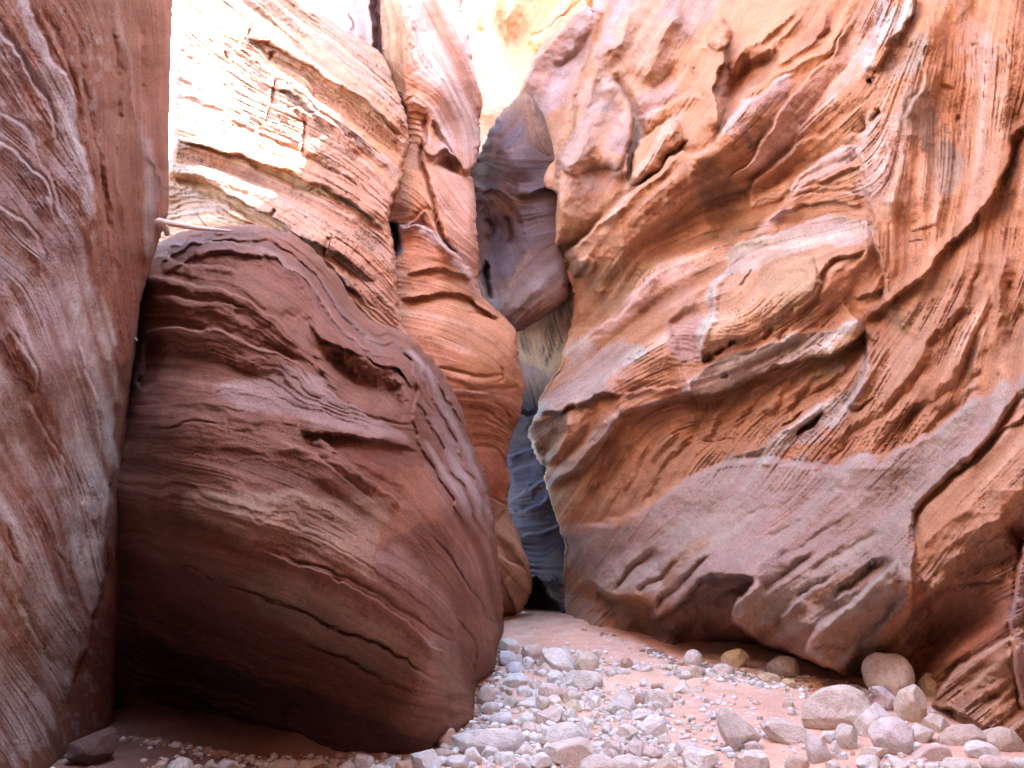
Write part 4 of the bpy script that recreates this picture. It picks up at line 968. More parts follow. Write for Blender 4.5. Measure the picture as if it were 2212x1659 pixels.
for dy in range(0, 210, 22):
    m.ridge(T(3, (185, 165 + dy), (230, 150 + dy), (295, 190 + dy)), -0.07, 4, 4)
for q in (T(3, (420, 640), (430, 480), (560, 420), (760, 330), (900, 200), (960, 40)), T(3, (560, 560), (640, 480), (820, 380), (980, 260), (1060, 120)), T(3, (330, 560), (360, 440), (480, 360), (660, 240), (800, 60)),
          T(3, (300, 620), (300, 480), (400, 330), (560, 210), (660, 60)), T(3, (60, 480), (120, 330), (200, 300)), T(3, (480, 300), (620, 180), (740, 20))):
    m.ridge(q, 0.16, 16, 24)
m.dome(T(3, (900, 190), (960, 150), (970, 210), (900, 260), (840, 280)), -0.3, 14)
m.fs = 0.5
m.ledge(T(3, (300, 1230), (340, 1120), (430, 1040), (520, 900), (650, 700), (800, 520), (950, 340), (1080, 160), (1190, -30)), 0.42, 60, 26, 0.1, 'R', e=4)
m.ledge(T(3, (410, 1400), (440, 1250), (560, 1090), (700, 960), (850, 880), (1000, 800), (1150, 700), (1250, 590)), 0.35, 60, 26, 0.08, 'R', e=4)
m.ledge(T(3, (410, 1550), (520, 1450), (650, 1330), (760, 1150), (880, 1040), (1020, 950), (1140, 925)), 0.32, 70, 24, 0.1, 'R', e=4)
m.ridge(T(3, (560, 780), (700, 620), (860, 420), (1000, 230), (1100, 80)), 0.12, 22); m.ridge(T(3, (700, 1000), (740, 860), (880, 640), (1060, 440), (1200, 260)), -0.12, 18)
m.ridge(T(3, (600, 1100), (720, 980), (740, 900), (760, 800)), 0.14, 16); m.ridge(T(3, (650, 1330), (800, 1160), (960, 1060), (1130, 1000)), -0.1, 12)
m.ridge(T(3, (1080, 865), (1180, 800), (1300, 690)), -0.4, 14, 14, 0.3, 0.1)
m.dome(T(3, (1180, 545), (1215, 515), (1245, 520), (1235, 575)), -0.6, 6)
m.ridge(T(3, (1220, 520), (1280, 420), (1320, 330)), -0.2, 7)
m.fs = 0.5
for k_, q in enumerate((T(3, (560, 1360), (800, 1270), (1000, 1250), (1180, 1270)), T(3, (540, 1430), (800, 1340), (1000, 1310), (1200, 1340)), T(3, (640, 1290), (860, 1210), (1170, 1220)), T(3, (880, 1200), (1000, 1120), (1160, 1100)))):
    m.ledge(q, 0.16, 26, 16, 0.06, 'L' if k_ % 2 else 'R')
m.ledge(T(3, (330, 1640), (400, 1550), (600, 1515), (860, 1430), (1050, 1400), (1240, 1415)), 0.3, 60, 14, 0.06, 'R')
for dy in (0, 40, 85, 130, 175):
    m.ridge(T(3, (420, 1240 + dy * .7), (520, 1200 + dy * .6), (640, 1190 + dy * .5)), -0.06, 5, 5)
# right hand upright mass
m.ledge(T(3, (1300, -60), (1265, 180), (1212, 360), (1182, 480), (1230, 570), (1250, 620), (1200, 760), (1150, 900), (1122, 980), (1150, 1080), (1182, 1200), (1212, 1340), (1240, 1420), (1242, 1540), (1282, 1640), (1310, 1760)) + T(6, (1300, 260), (1240, 360)),
        0.6, 170, 40, 0.12, 'L', e=5, t0=0.02, t1=0.05)
m.ledge(T(3, (1515, -40), (1500, 110), (1405, 235), (1335, 290), (1290, 400), (1240, 510)), 0.3, 50, 50, 0.15, 'R', e=4)
m.dome(T(3, (1340, 300), (1420, 240), (1540, 260), (1540, 420), (1420, 480), (1300, 520)), -0.25, 30)
m.ledge(T(3, (1600, 100), (1560, 250), (1545, 400), (1560, 540), (1480, 660), (1430, 760)), 0.25, 60, 20, 0.08, 'L', e=5)
m.ridge(T(3, (1820, 100), (1840, 400), (1840, 700), (1850, 1000), (1800, 1250)), -0.14, 50, 34)
m.ridge(T(3, (1990, 200), (2000, 500), (1960, 800), (1950, 1050)), 0.12, 40)
m.dome(T(3, (1660, 580), (1720, 530), (1770, 560), (1740, 600)), -0.14, 10); m.dome(T(3, (1755, 790), (1790, 745), (1805, 770), (1780, 800)), -0.2, 5)
m.dome(T(3, (1860, 290), (1900, 270), (1920, 300), (1890, 330)), -0.1, 8)
for q in (T(3, (1300, 860), (1280, 1000), (1300, 1150), (1330, 1300)), T(3, (1440, 900), (1460, 1100), (1440, 1300), (1460, 1500)), T(3, (1600, 980), (1660, 1200), (1640, 1400), (1600, 1560)), T(3, (1720, 300), (1660, 480), (1560, 640)),
          T(3, (2080, 100), (2120, 400), (2090, 700)), T(3, (1920, 800), (1930, 1000), (1880, 1250))):
    m.ridge(q, 0.09, 26, 26)
m.ledge(T(3, (1480, 1500), (1560, 1470), (1640, 1465)), 0.08, 16, 8, 0.03, 'L')
m.ridge(T(3, (1480, 1570), (1510, 1560), (1550, 1550)), -0.08, 4, 4)
m.ledge(T(3, (2240, 800), (2150, 900), (2105, 1050), (2062, 1200), (1985, 1350), (1850, 1470), (1700, 1600)) + T(6, (1600, 90), (1450, 205), (1330, 295), (1225, 400), (1195, 470)), 0.35, 40, 60, 0.16, 'R', e=5, t0=0.05, t1=0.1)
m.ridge(T(3, (2230, 860), (2160, 950), (2110, 1100), (2080, 1250)), -0.25, 16, 8)
# oval boss and its rim
m.dome(T(6, (320, 0), (250, 130), (180, 270), (140, 480), (110, 680), (350, 540), (600, 420), (800, 280), (880, 150), (850, 10), (700, -60), (480, -60)), 0.5, 70)
m.ledge(T(6, (420, -60), (320, 0), (250, 130), (180, 270), (140, 480), (108, 690)), 0.35, 26, 40, 0.15, 'L', e=4)
m.dome(T(6, (480, 60), (620, -20), (820, 40), (830, 150), (700, 260), (540, 280), (460, 200)), -0.3, 50)
for q, h, w in ((T(6, (110, 700), (115, 640), (160, 610), (200, 640), (170, 690)), -0.5, 10), (T(6, (200, 640), (240, 590), (280, 570), (290, 600), (240, 660)), -0.35, 8), (T(6, (300, 560), (320, 520), (360, 520), (370, 560), (320, 590)), -0.4, 8),
                (T(6, (500, 520), (540, 450), (600, 440), (600, 500), (540, 540)), -0.3, 10), (T(6, (600, 530), (650, 480), (700, 460), (690, 510), (640, 540)), -0.28, 9), (T(6, (240, 800), (270, 770), (305, 775), (290, 805)), -0.2, 5),
                (T(6, (370, 180), (430, 70), (450, 60), (420, 130), (385, 190)), -0.25, 6)):
    m.dome(q, h, w)
m.ledge(T(6, (700, 400), (800, 320), (870, 230), (900, 140), (940, 70), (1000, 30), (1130, 0), (1200, -40)), 0.3, 50, 30, 0.1, 'L', e=4)
m.ridge(T(6, (820, 430), (900, 260), (960, 150), (1060, 50)), 0.2, 20, 30); m.ridge(T(6, (860, 420), (1000, 300), (1130, 160), (1280, 20)), -0.14, 18)
m.ledge(T(6, (1130, 300), (1200, 230), (1300, 190)), 0.2, 30, 10, 0.05, 'L')
m.dome(T(6, (820, 420), (960, 330), (1100, 260), (1010, 350), (900, 420)), -0.2, 14)
# grey plank and the recess under it
m.ledge(T(6, (1198, 470), (1100, 545), (950, 622), (860, 642), (700, 702), (540, 752), (400, 802), (280, 852), (180, 894), (60, 905), (-30, 930)), 0.65, 120, 60, 0.3, 'R', e=3, t0=0.02, t1=0.1)
m.ridge(T(6, (1190, 435), (1050, 455), (850, 502), (650, 544), (500, 576), (350, 624), (200, 686), (100, 766), (0, 880)), 0.16, 22, 14, 0.05)
m.ridge(T(6, (480, 590), (420, 625), (370, 660)), -0.1, 5, 5); m.ridge(T(6, (890, 565), (830, 600), (810, 610)), -0.1, 5, 5)
m.ledge(T(6, (1200, 440), (1190, 580), (1182, 720), (1110, 880), (1080, 1010)), 0.35, 60, 30, 0.12, 'L', e=4)
m.ridge(T(6, (1000, 900), (880, 990), (760, 1070), (620, 1170), (400, 1290), (150, 1410)), 0.22, 20, 40)
for q, h, w in ((T(6, (745, 1170), (760, 1110), (850, 1040), (925, 1010), (925, 1040), (840, 1120)), -0.6, 8), (T(6, (610, 1120), (660, 1060), (740, 1010), (775, 1005), (720, 1060), (650, 1110)), -0.45, 9),
                (T(6, (1120, 1020), (1160, 960), (1240, 915), (1250, 935), (1180, 1000)), -0.45, 12), (T(6, (860, 1375), (900, 1320), (1000, 1240), (1180, 1170), (1130, 1210), (980, 1300)), -0.25, 12)):
    m.dome(q, h, w)
    m.paint(q, (0.36, 0.11, 0.05), 0.6, 6)
for q in (T(6, (1840, 260), (1700, 420), (1600, 520), (1530, 690), (1430, 810), (1340, 910), (1240, 1010), (1080, 1110), (950, 1210), (850, 1300)), T(6, (1850, 280), (1845, 500), (1800, 680), (1720, 790), (1600, 890), (1450, 1000), (1250, 1160))):
    m.ridge(q, 0.26, 26, 42, 0.05, 0.15, 1.3)
    m.ridge([(x + 16, y + 12) for x, y in q], -0.12, 16, 16, 0.1, 0.2)
for q in (T(6, (1400, 330), (1330, 460), (1260, 600), (1230, 760)), T(6, (1560, 320), (1480, 480), (1380, 640), (1280, 800)), T(6, (1760, 500), (1680, 660), (1560, 800)), T(6, (1700, 980), (1560, 1060), (1400, 1140)), T(6, (1960, 800), (1800, 960), (1600, 1080))):
    m.ridge(q, -0.12, 20, 30)
m.dome(T(6, (1800, 860), (1860, 740), (1960, 700), (1980, 770), (1880, 850)), -0.25, 26)
for q in (T(6, (1910, 40), (1880, 200), (1862, 350), (1860, 500)), T(6, (1990, 30), (2000, 300), (1990, 550), (1960, 730)), T(6, (2140, 160), (2100, 320), (2120, 480)), T(6, (2212, 300), (2150, 450), (2140, 620))):
    m.ridge(q, -0.24, 18, 24)
m.ridge(T(6, (2100, -60), (2050, 180), (2020, 400), (1990, 700)), 0.3, 34, 50)
for q in (T(5, (2300, 1100), (2160, 1240), (2040, 1400), (1960, 1560), (1900, 1650)), T(6, (120, 930), (60, 1050), (-40, 1200)), T(6, (300, 880), (220, 1050), (100, 1230)), T(6, (520, 790), (420, 960), (280, 1150)), T(6, (720, 720), (600, 900), (440, 1080)),
          T(6, (900, 700), (760, 870), (600, 1030)), T(6, (1080, 640), (960, 780), (800, 900)), T(5, (2000, 1180), (1900, 1340), (1800, 1500), (1740, 1640)), T(5, (1840, 1200), (1720, 1380), (1640, 1540)), T(5, (2212, 1060), (2060, 1240), (1930, 1440))):
    m.ridge(q, 0.13, 16, 22); m.ridge([(x + 20, y) for x, y in q], -0.13, 14, 14)
m.ridge(T(6, (110, 1182), (200, 1192), (280, 1213), (340, 1206)), -0.12, 3, 3, 0.1, 0.1); m.ridge(T(6, (470, 1160), (500, 1165), (530, 1155)), -0.08, 3, 3)
m.dome(T(5, (1640, 1340), (1700, 1150), (1760, 1130), (1700, 1300), (1660, 1450), (1600, 1500)), -0.2, 14)
# left margin of the wall
m.ledge(T(5, (1540, 500), (1650, 455), (1800, 385), (1900, 258), (1980, 135), (2060, 40)), 0.3, 60, 30, 0.08, 'R', e=4)
m.dome(T(5, (1500, 30), (1560, 0), (1640, 30), (1620, 110), (1540, 150), (1490, 120)), 0.3, 20)
m.ridge(T(5, (1700, 60), (1640, 240), (1560, 420), (1480, 600), (1340, 730)), 0.16, 30, 40)
m.ridge(T(5, (1560, 160), (1540, 330), (1460, 520), (1330, 720)), 0.16, 18, 24); m.ridge(T(5, (1500, 330), (1430, 500), (1330, 660)), -0.18, 20)
m.dome(T(5, (2100, 440), (2180, 340), (2330, 300), (2320, 640), (2200, 690), (2120, 600)), -0.4, 26)
for dy in range(0, 300, 30):
    m.ridge(T(5, (2110, 430 + dy), (2180, 450 + dy), (2320, 445 + dy)), -0.05, 5, 5)
m.ledge(T(5, (1280, 1020), (1480, 985), (1560, 960), (1680, 895), (1800, 885)), 0.4, 60, 50, 0.2, 'L', e=3)
m.ledge(T(5, (1800, 870), (2000, 850), (2212, 850)), 0.15, 20, 16, 0.08, 'R')
for dy in (0, 30, 62, 95, 130, 165):
    m.ridge(T(5, (1300, 880 + dy), (1440, 830 + dy * .9), (1640, 760 + dy * .7)), -0.08, 5, 6)
m.dome(T(5, (1240, 1080), (1300, 1040), (1480, 1000), (1460, 1100), (1400, 1250), (1330, 1360), (1260, 1290), (1225, 1160)), -0.35, 24)
for q in (T(5, (1480, 1000), (1470, 1120), (1400, 1260), (1350, 1360)), T(5, (1600, 960), (1560, 1080), (1480, 1200), (1420, 1330)), T(5, (1820, 1020), (1740, 1110), (1640, 1220), (1540, 1330), (1430, 1430), (1330, 1490))):
    m.ridge(q, 0.3, 22, 32, 0.1, 0.1)
m.ledge(T(5, (2300, 890), (2212, 905), (2000, 970), (1860, 1030), (1750, 1130), (1680, 1230), (1560, 1330), (1430, 1435), (1335, 1485)), 0.35, 60, 40, 0.18, 'R', e=4, t0=0.02, t1=0.1)
# smooth grey slab and its fingers hanging over the floor
m.fs, m.gs = 0.95, 0.7
m.ledge([(1225, 1150), (1330, 1125), (1475, 1046), (1600, 1000), (1760, 1000), (1810, 1010), (1975, 953), (2140, 846), (2222, 800)], 0.18, 160, 40, 0.06, 'R', e=10)
m.ledge(T(7, (1600, 430), (1700, 520), (1790, 570), (1900, 575), (2000, 620), (2060, 700), (2212, 560)) + T(8, (60, 500), (160, 435), (270, 425), (380, 415), (435, 465), (375, 560), (322, 645), (380, 745), (470, 825), (640, 890), (800, 950), (950, 1020), (1070, 1085)),
        0.62, 150, 90, 0.5, 'L', e=7, t0=0.05, t1=0.04)
m.dome(T(8, (0, 560), (160, 450), (380, 430), (420, 470), (350, 570), (310, 650), (380, 770), (560, 880), (800, 970), (1000, 1060), (600, 1200), (0, 1000), (-150, 800)), -0.8, 60)
m.ledge(T(8, (1000, 1050), (880, 955), (808, 880), (865, 770), (980, 680), (1130, 540), (1280, 400), (1400, 300)), 0.4, 90, 30, 0.12, 'R', e=5)
m.ledge(T(8, (590, 750), (640, 690), (720, 610), (850, 510), (1000, 420)), 0.22, 60, 20, 0.08, 'R', e=4)
for q, h in ((T(7, (1760, 540), (1840, 430), (1930, 330), (2060, 230)), -0.3), (T(7, (1900, 560), (1990, 470), (2120, 380), (2240, 250)), -0.25), (T(7, (2060, 680), (2060, 600), (2150, 490), (2300, 380), (2440, 260)), -0.3),
             (T(8, (400, 650), (460, 560), (560, 480), (760, 330), (900, 250)), -0.16), (T(8, (960, 560), (1120, 440), (1260, 340), (1330, 330)), -0.28), (T(8, (1100, 920), (1200, 780), (1330, 640), (1420, 480)), -0.2),
             (T(8, (800, 420), (1000, 290), (1160, 190), (1300, 100)), -0.08), (T(8, (300, 300), (560, 160), (800, 40)), -0.08), (T(8, (600, 300), (900, 130), (1100, 10)), -0.07), (T(8, (160, 190), (400, 60), (560, -30)), -0.07)):
    m.ridge(q, h, 14, 18, 0.15, 0.25)
m.ridge(T(8, (330, 640), (400, 560), (470, 520), (540, 500)), 0.2, 30, 40); m.ridge(T(8, (640, 720), (700, 640), (800, 560)), 0.14, 20)
m.fs, m.gs = 0.55, 0.45
m.ridge(T(6, (2240, 880), (2080, 1085), (1950, 1235), (1830, 1355), (1700, 1460), (1590, 1555), (1510, 1660)) + T(8, (1490, 120), (1470, 320)), -0.35, 16, 13, 0.02, 0.15, 1.0)
m.ledge(T(6, (2240, 870), (2080, 1080), (1950, 1230), (1830, 1350), (1700, 1455), (1590, 1550), (1505, 1660)) + T(8, (1485, 120), (1500, 330), (1480, 600), (1430, 860)), 0.22, 100, 10, 0, 'R', e=6)
m.dome(T(6, (2300, 880), (2212, 950), (2080, 1080), (2060, 1110), (2180, 1060), (2300, 1000)), -0.4, 16)
m.ledge(T(6, (2260, 1020), (2160, 1090), (2060, 1130), (1960, 1200), (1830, 1370)), 0.2, 30, 10, 0.05, 'R')
for q in (T(8, (1520, 260), (1640, 120), (1800, 20), (1900, -60)), T(8, (1600, 330), (1760, 180), (1960, 90), (2150, 40)), T(8, (1620, 380), (1800, 270), (2000, 200), (2160, 190))):
    m.ridge(q, 0.2, 26, 36)
m.dome(T(8, (2080, 120), (2200, 60), (2300, 100), (2300, 330), (2150, 280)), -0.35, 30)
m.dome(T(8, (1540, 440), (1640, 500), (1760, 490), (1900, 470), (2150, 520), (2140, 780), (2050, 870), (1850, 950), (1600, 970), (1450, 900), (1480, 650)), -0.55, 70)
m.ledge(T(8, (1530, 400), (1580, 460), (1640, 495), (1700, 480), (1760, 470), (1900, 440), (2100, 440)), 0.25, 50, 14, 0.06, 'L', e=3)
m.fs = 0.85
m.ledge(T(8, (2240, 180), (2155, 430), (2140, 700), (2160, 900), (2150, 1050), (2230, 1300)), 0.6, 80, 14, 0.1, 'L', e=5, t0=0.05, t1=0.03)
m.ledge(T(8, (2150, 790), (2050, 865), (1900, 935), (1780, 1012), (1720, 1085), (1640, 1212), (1620, 1260)), 0.7, 170, 20, 0.15, 'L', e=5, t0=0.05, t1=0.03)
for q in (T(8, (1850, 1140), (1790, 1190), (1740, 1260)), T(8, (2080, 1180), (1920, 1240), (1800, 1330)), T(8, (2040, 980), (1900, 1080), (1780, 1150)), T(8, (2140, 1060), (1980, 1120), (1880, 1180))):
    m.ridge(q, -0.14, 22, 16)
def soft_in(pts, e):
    return sstep(poly_sd(m.u, m.v, smooth_line(pts, True)) / e + 0.5)


m.calm = (1 - 0.62 * soft_in([(1240, 1130), (1475, 1050), (1760, 1000), (1975, 960), (2210, 810), (2212, 860), (1975, 1130), (1940, 1300), (1860, 1420), (1600, 1330), (1400, 1310), (1270, 1280)], 60)) \
    * (1 - 0.45 * soft_in([(1100, -60), (1800, -60), (1640, 160), (1500, 340), (1300, 520), (1180, 540), (1140, 240)], 80))
mu = np.array((0.50, 0.27, 0.16), np.float32)
m.col = mu * (m.col / mu) ** np.float32(1.25)          # fresh orange beds against grey and brown weathered skin
b_ = m.col[..., 2]; lim = 0.56 * m.col[..., 0]
m.col[..., 2] = np.where(b_ > lim, lim + 0.35 * (b_ - lim), b_)
ex = wall_sheet([(6.6, 8.0), (5.6, 5.2), (5.2, 2.0), (4.9, -0.8), (3.6, -3.0), (0.5, -4.0), (-4.0, -4.6)], (15.5, 15.5, 15.5, 17, 20, 20, 20), (0.30, 0.15, 0.09), 6)  # unseen wall behind the camera, its closed end added to darken the buttress
ex2 = wall_sheet([(4.2, 16), (6.2, 12.5), (8.0, 9.5), (8.0, 5), (7.2, 0)], (13, 13), (0.48, 0.24, 0.14), 12, amp=0.2)  # unseen outer sheet added to stop sun leaking past the wall
ex = (np.concatenate([ex[0], ex2[0]]), np.concatenate([ex[1], ex2[1] + len(ex[0])]), np.concatenate([ex[2], ex2[2]]))
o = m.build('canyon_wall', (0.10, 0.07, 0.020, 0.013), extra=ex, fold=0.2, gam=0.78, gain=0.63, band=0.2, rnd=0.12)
tag(o, 'great orange and grey carved wall of swirling ledges facing the buttress, overhanging the cobbles', 'rock wall')
# ------------------------------------------------------------------ loose stones
def stone_mat():
    m, N, L, b = new_mat('limestone_cobble')
    oi = N.new('ShaderNodeObjectInfo')
    tc = N.new('ShaderNodeTexCoord')
    off = N.new('ShaderNodeVectorMath'); off.operation = 'ADD'
    sc = N.new('ShaderNodeMath'); sc.operation = 'MULTIPLY'; sc.inputs[1].default_value = 37.0
    L.new(oi.outputs['Random'], sc.inputs[0])
    L.new(tc.outputs['Object'], off.inputs[0]); L.new(sc.outputs[0], off.inputs[1])
    n1 = N.new('ShaderNodeTexNoise'); n1.inputs['Scale'].default_value = 2.2; n1.inputs['Detail'].default_value = 7; n1.inputs['Roughness'].default_value = 0.65
    n2 = N.new('ShaderNodeTexNoise'); n2.inputs['Scale'].default_value = 14; n2.inputs['Detail'].default_value = 5; n2.inputs['Roughness'].default_value = 0.7
    vo = N.new('ShaderNodeTexVoronoi'); vo.inputs['Scale'].default_value = 7.0
    for n in (n1, n2, vo):
        L.new(off.outputs[0], n.inputs['Vector'])
    hs = N.new('ShaderNodeMix'); hs.data_type = 'RGBA'; hs.blend_type = 'MULTIPLY'
    r1 = N.new('ShaderNodeValToRGB'); r1.color_ramp.elements[0].position = 0.35; r1.color_ramp.elements[1].position = 0.65
    r1.color_ramp.elements[0].color = (0.84, 0.77, 0.70, 1); r1.color_ramp.elements[1].color = (1.12, 1.12, 1.12, 1)
    L.new(n1.outputs[0], r1.inputs[0])
    hs.inputs[0].default_value = 1.0
    L.new(oi.outputs['Color'], hs.inputs[6]); L.new(r1.outputs[0], hs.inputs[7])
    r2 = N.new('ShaderNodeMapRange'); r2.inputs[1].default_value = 0.3; r2.inputs[2].default_value = 0.7; r2.inputs[3].default_value = 0.8; r2.inputs[4].default_value = 1.15
    L.new(n2.outputs[0], r2.inputs[0])
    mx = N.new('ShaderNodeVectorMath'); mx.operation = 'SCALE'
    L.new(hs.outputs[2], mx.inputs[0]); L.new(r2.outputs[0], mx.inputs['Scale'])
    L.new(mx.outputs[0], b.inputs['Base Color'])
    b.inputs['Roughness'].default_value = 0.9; b.inputs['Specular IOR Level'].default_value = 0.2
    ad = N.new('ShaderNodeMath'); ad.operation = 'MULTIPLY_ADD'; ad.inputs[1].default_value = 0.5
    L.new(vo.outputs[0], ad.inputs[0]); L.new(n2.outputs[0], ad.inputs[2])
    bp = N.new('ShaderNodeBump'); bp.inputs['Strength'].default_value = 0.45; bp.inputs['Distance'].default_value = 0.06
    L.new(ad.outputs[0], bp.inputs['Height']); L.new(bp.outputs[0], b.inputs['Normal'])
    return m


STONE = stone_mat()
rng = random.Random(4)


def ico(sub):
    import bmesh
    bm = bmesh.new()
    bmesh.ops.create_icosphere(bm, subdivisions=sub, radius=1.0)
    co = np.array([v.co[:] for v in bm.verts]); f = np.array([[v.index for v in fc.verts] for fc in bm.faces])
    bm.free()
    return co, f


ICO = {k: ico(k) for k in (1, 3, 4, 5)}


def n3(p, sc, seed):
    return (vnoise(p[:, 0] + p[:, 2] * 0.61, p[:, 1] - p[:, 2] * 0.83, sc, seed) + vnoise(p[:, 2] - p[:, 1] * 0.45, p[:, 0] + p[:, 1] * 0.57, sc, seed + 5)) * 0.5


def stone_mesh(seed, sub=4, ang=0.5, lump=0.15, pits=0.0, cuts=None):
    """a stream cobble: a rounded body with worn flats (ang), lumps and pits"""
    rs = np.random.RandomState(seed)
    co, f = ICO[sub]
    p = co.copy()
    p *= (1 + lump * 1.3 * n3(co, 1.1, seed) + lump * 0.5 * n3(co, 0.45, seed + 1))[:, None]
    for i in range(cuts or int(5 + 13 * ang)):
        n = rs.normal(size=3); n /= np.linalg.norm(n)
        lim = 1.0 - ang * rs.uniform(0.15, 0.55)
        ex = np.maximum(0, p @ n - lim)
        p -= n[None] * (ex * (0.86 + 0.12 * ang))[:, None]
    p += co * (0.02 * n3(co, 0.2, seed + 2) + 0.012 * n3(co, 0.09, seed + 3))[:, None]
    if pits:
        p -= co * (pits * np.maximum(0, n3(co, 0.28, seed + 4) - 0.15) * 2)[:, None]
    p -= (p.max(0) + p.min(0)) / 2
    p /= (p.max(0) - p.min(0)) / 2
    me = bpy.data.meshes.new('stone')
    me.from_pydata(p.tolist(), [], f.tolist())
    me.polygons.foreach_set('use_smooth', np.ones(len(f), bool))
    me.materials.append(STONE)
    return me


WHT, CRM, GRY, LVD, PNK, YEL, OCH, RDB, BRN, TNN = ((0.76, 0.76, 0.75), (0.70, 0.63, 0.52), (0.58, 0.57, 0.55), (0.53, 0.53, 0.58), (0.64, 0.50, 0.46),
                                                   (0.60, 0.47, 0.28), (0.48, 0.30, 0.11), (0.44, 0.21, 0.14), (0.36, 0.22, 0.14), (0.52, 0.39, 0.27))
placed = []          # (u, v, half width, half height)


def put_stone(name, u, v, w, h, col, mesh, tilt=0.0, sink=0.25, label=None, group=None, cat='stone', fwd=0.42, dep=1.0):
    vb = v + h * fwd
    x, y, Z, g = to_ground(u, vb)
    rx, rz = w / 2 * Z / F, h / 2 * Z / F / (1 - sink) * 0.94
    ry = 0.5 * (rx + rz) * dep
    o = bpy.data.objects.new(name, mesh)
    C.objects.link(o)
    o.location = (x, y, g + rz * (1 - 2 * sink))
    o.scale = (rx, ry, rz)
    o.rotation_euler = (0, R(-tilt), -math.atan2(x, y))
    if tilt:
        c, s = abs(math.cos(R(tilt))), abs(math.sin(R(tilt)))
        o.scale = (rx, ry, rz)
    o.color = tuple(min(0.92, c ** 0.45 * k) for c, k in zip(col, (0.88, 1.0, 1.05))) + (1,)
    placed.append((u, v, w / 2, h / 2))
    return tag(o, label, cat, group)


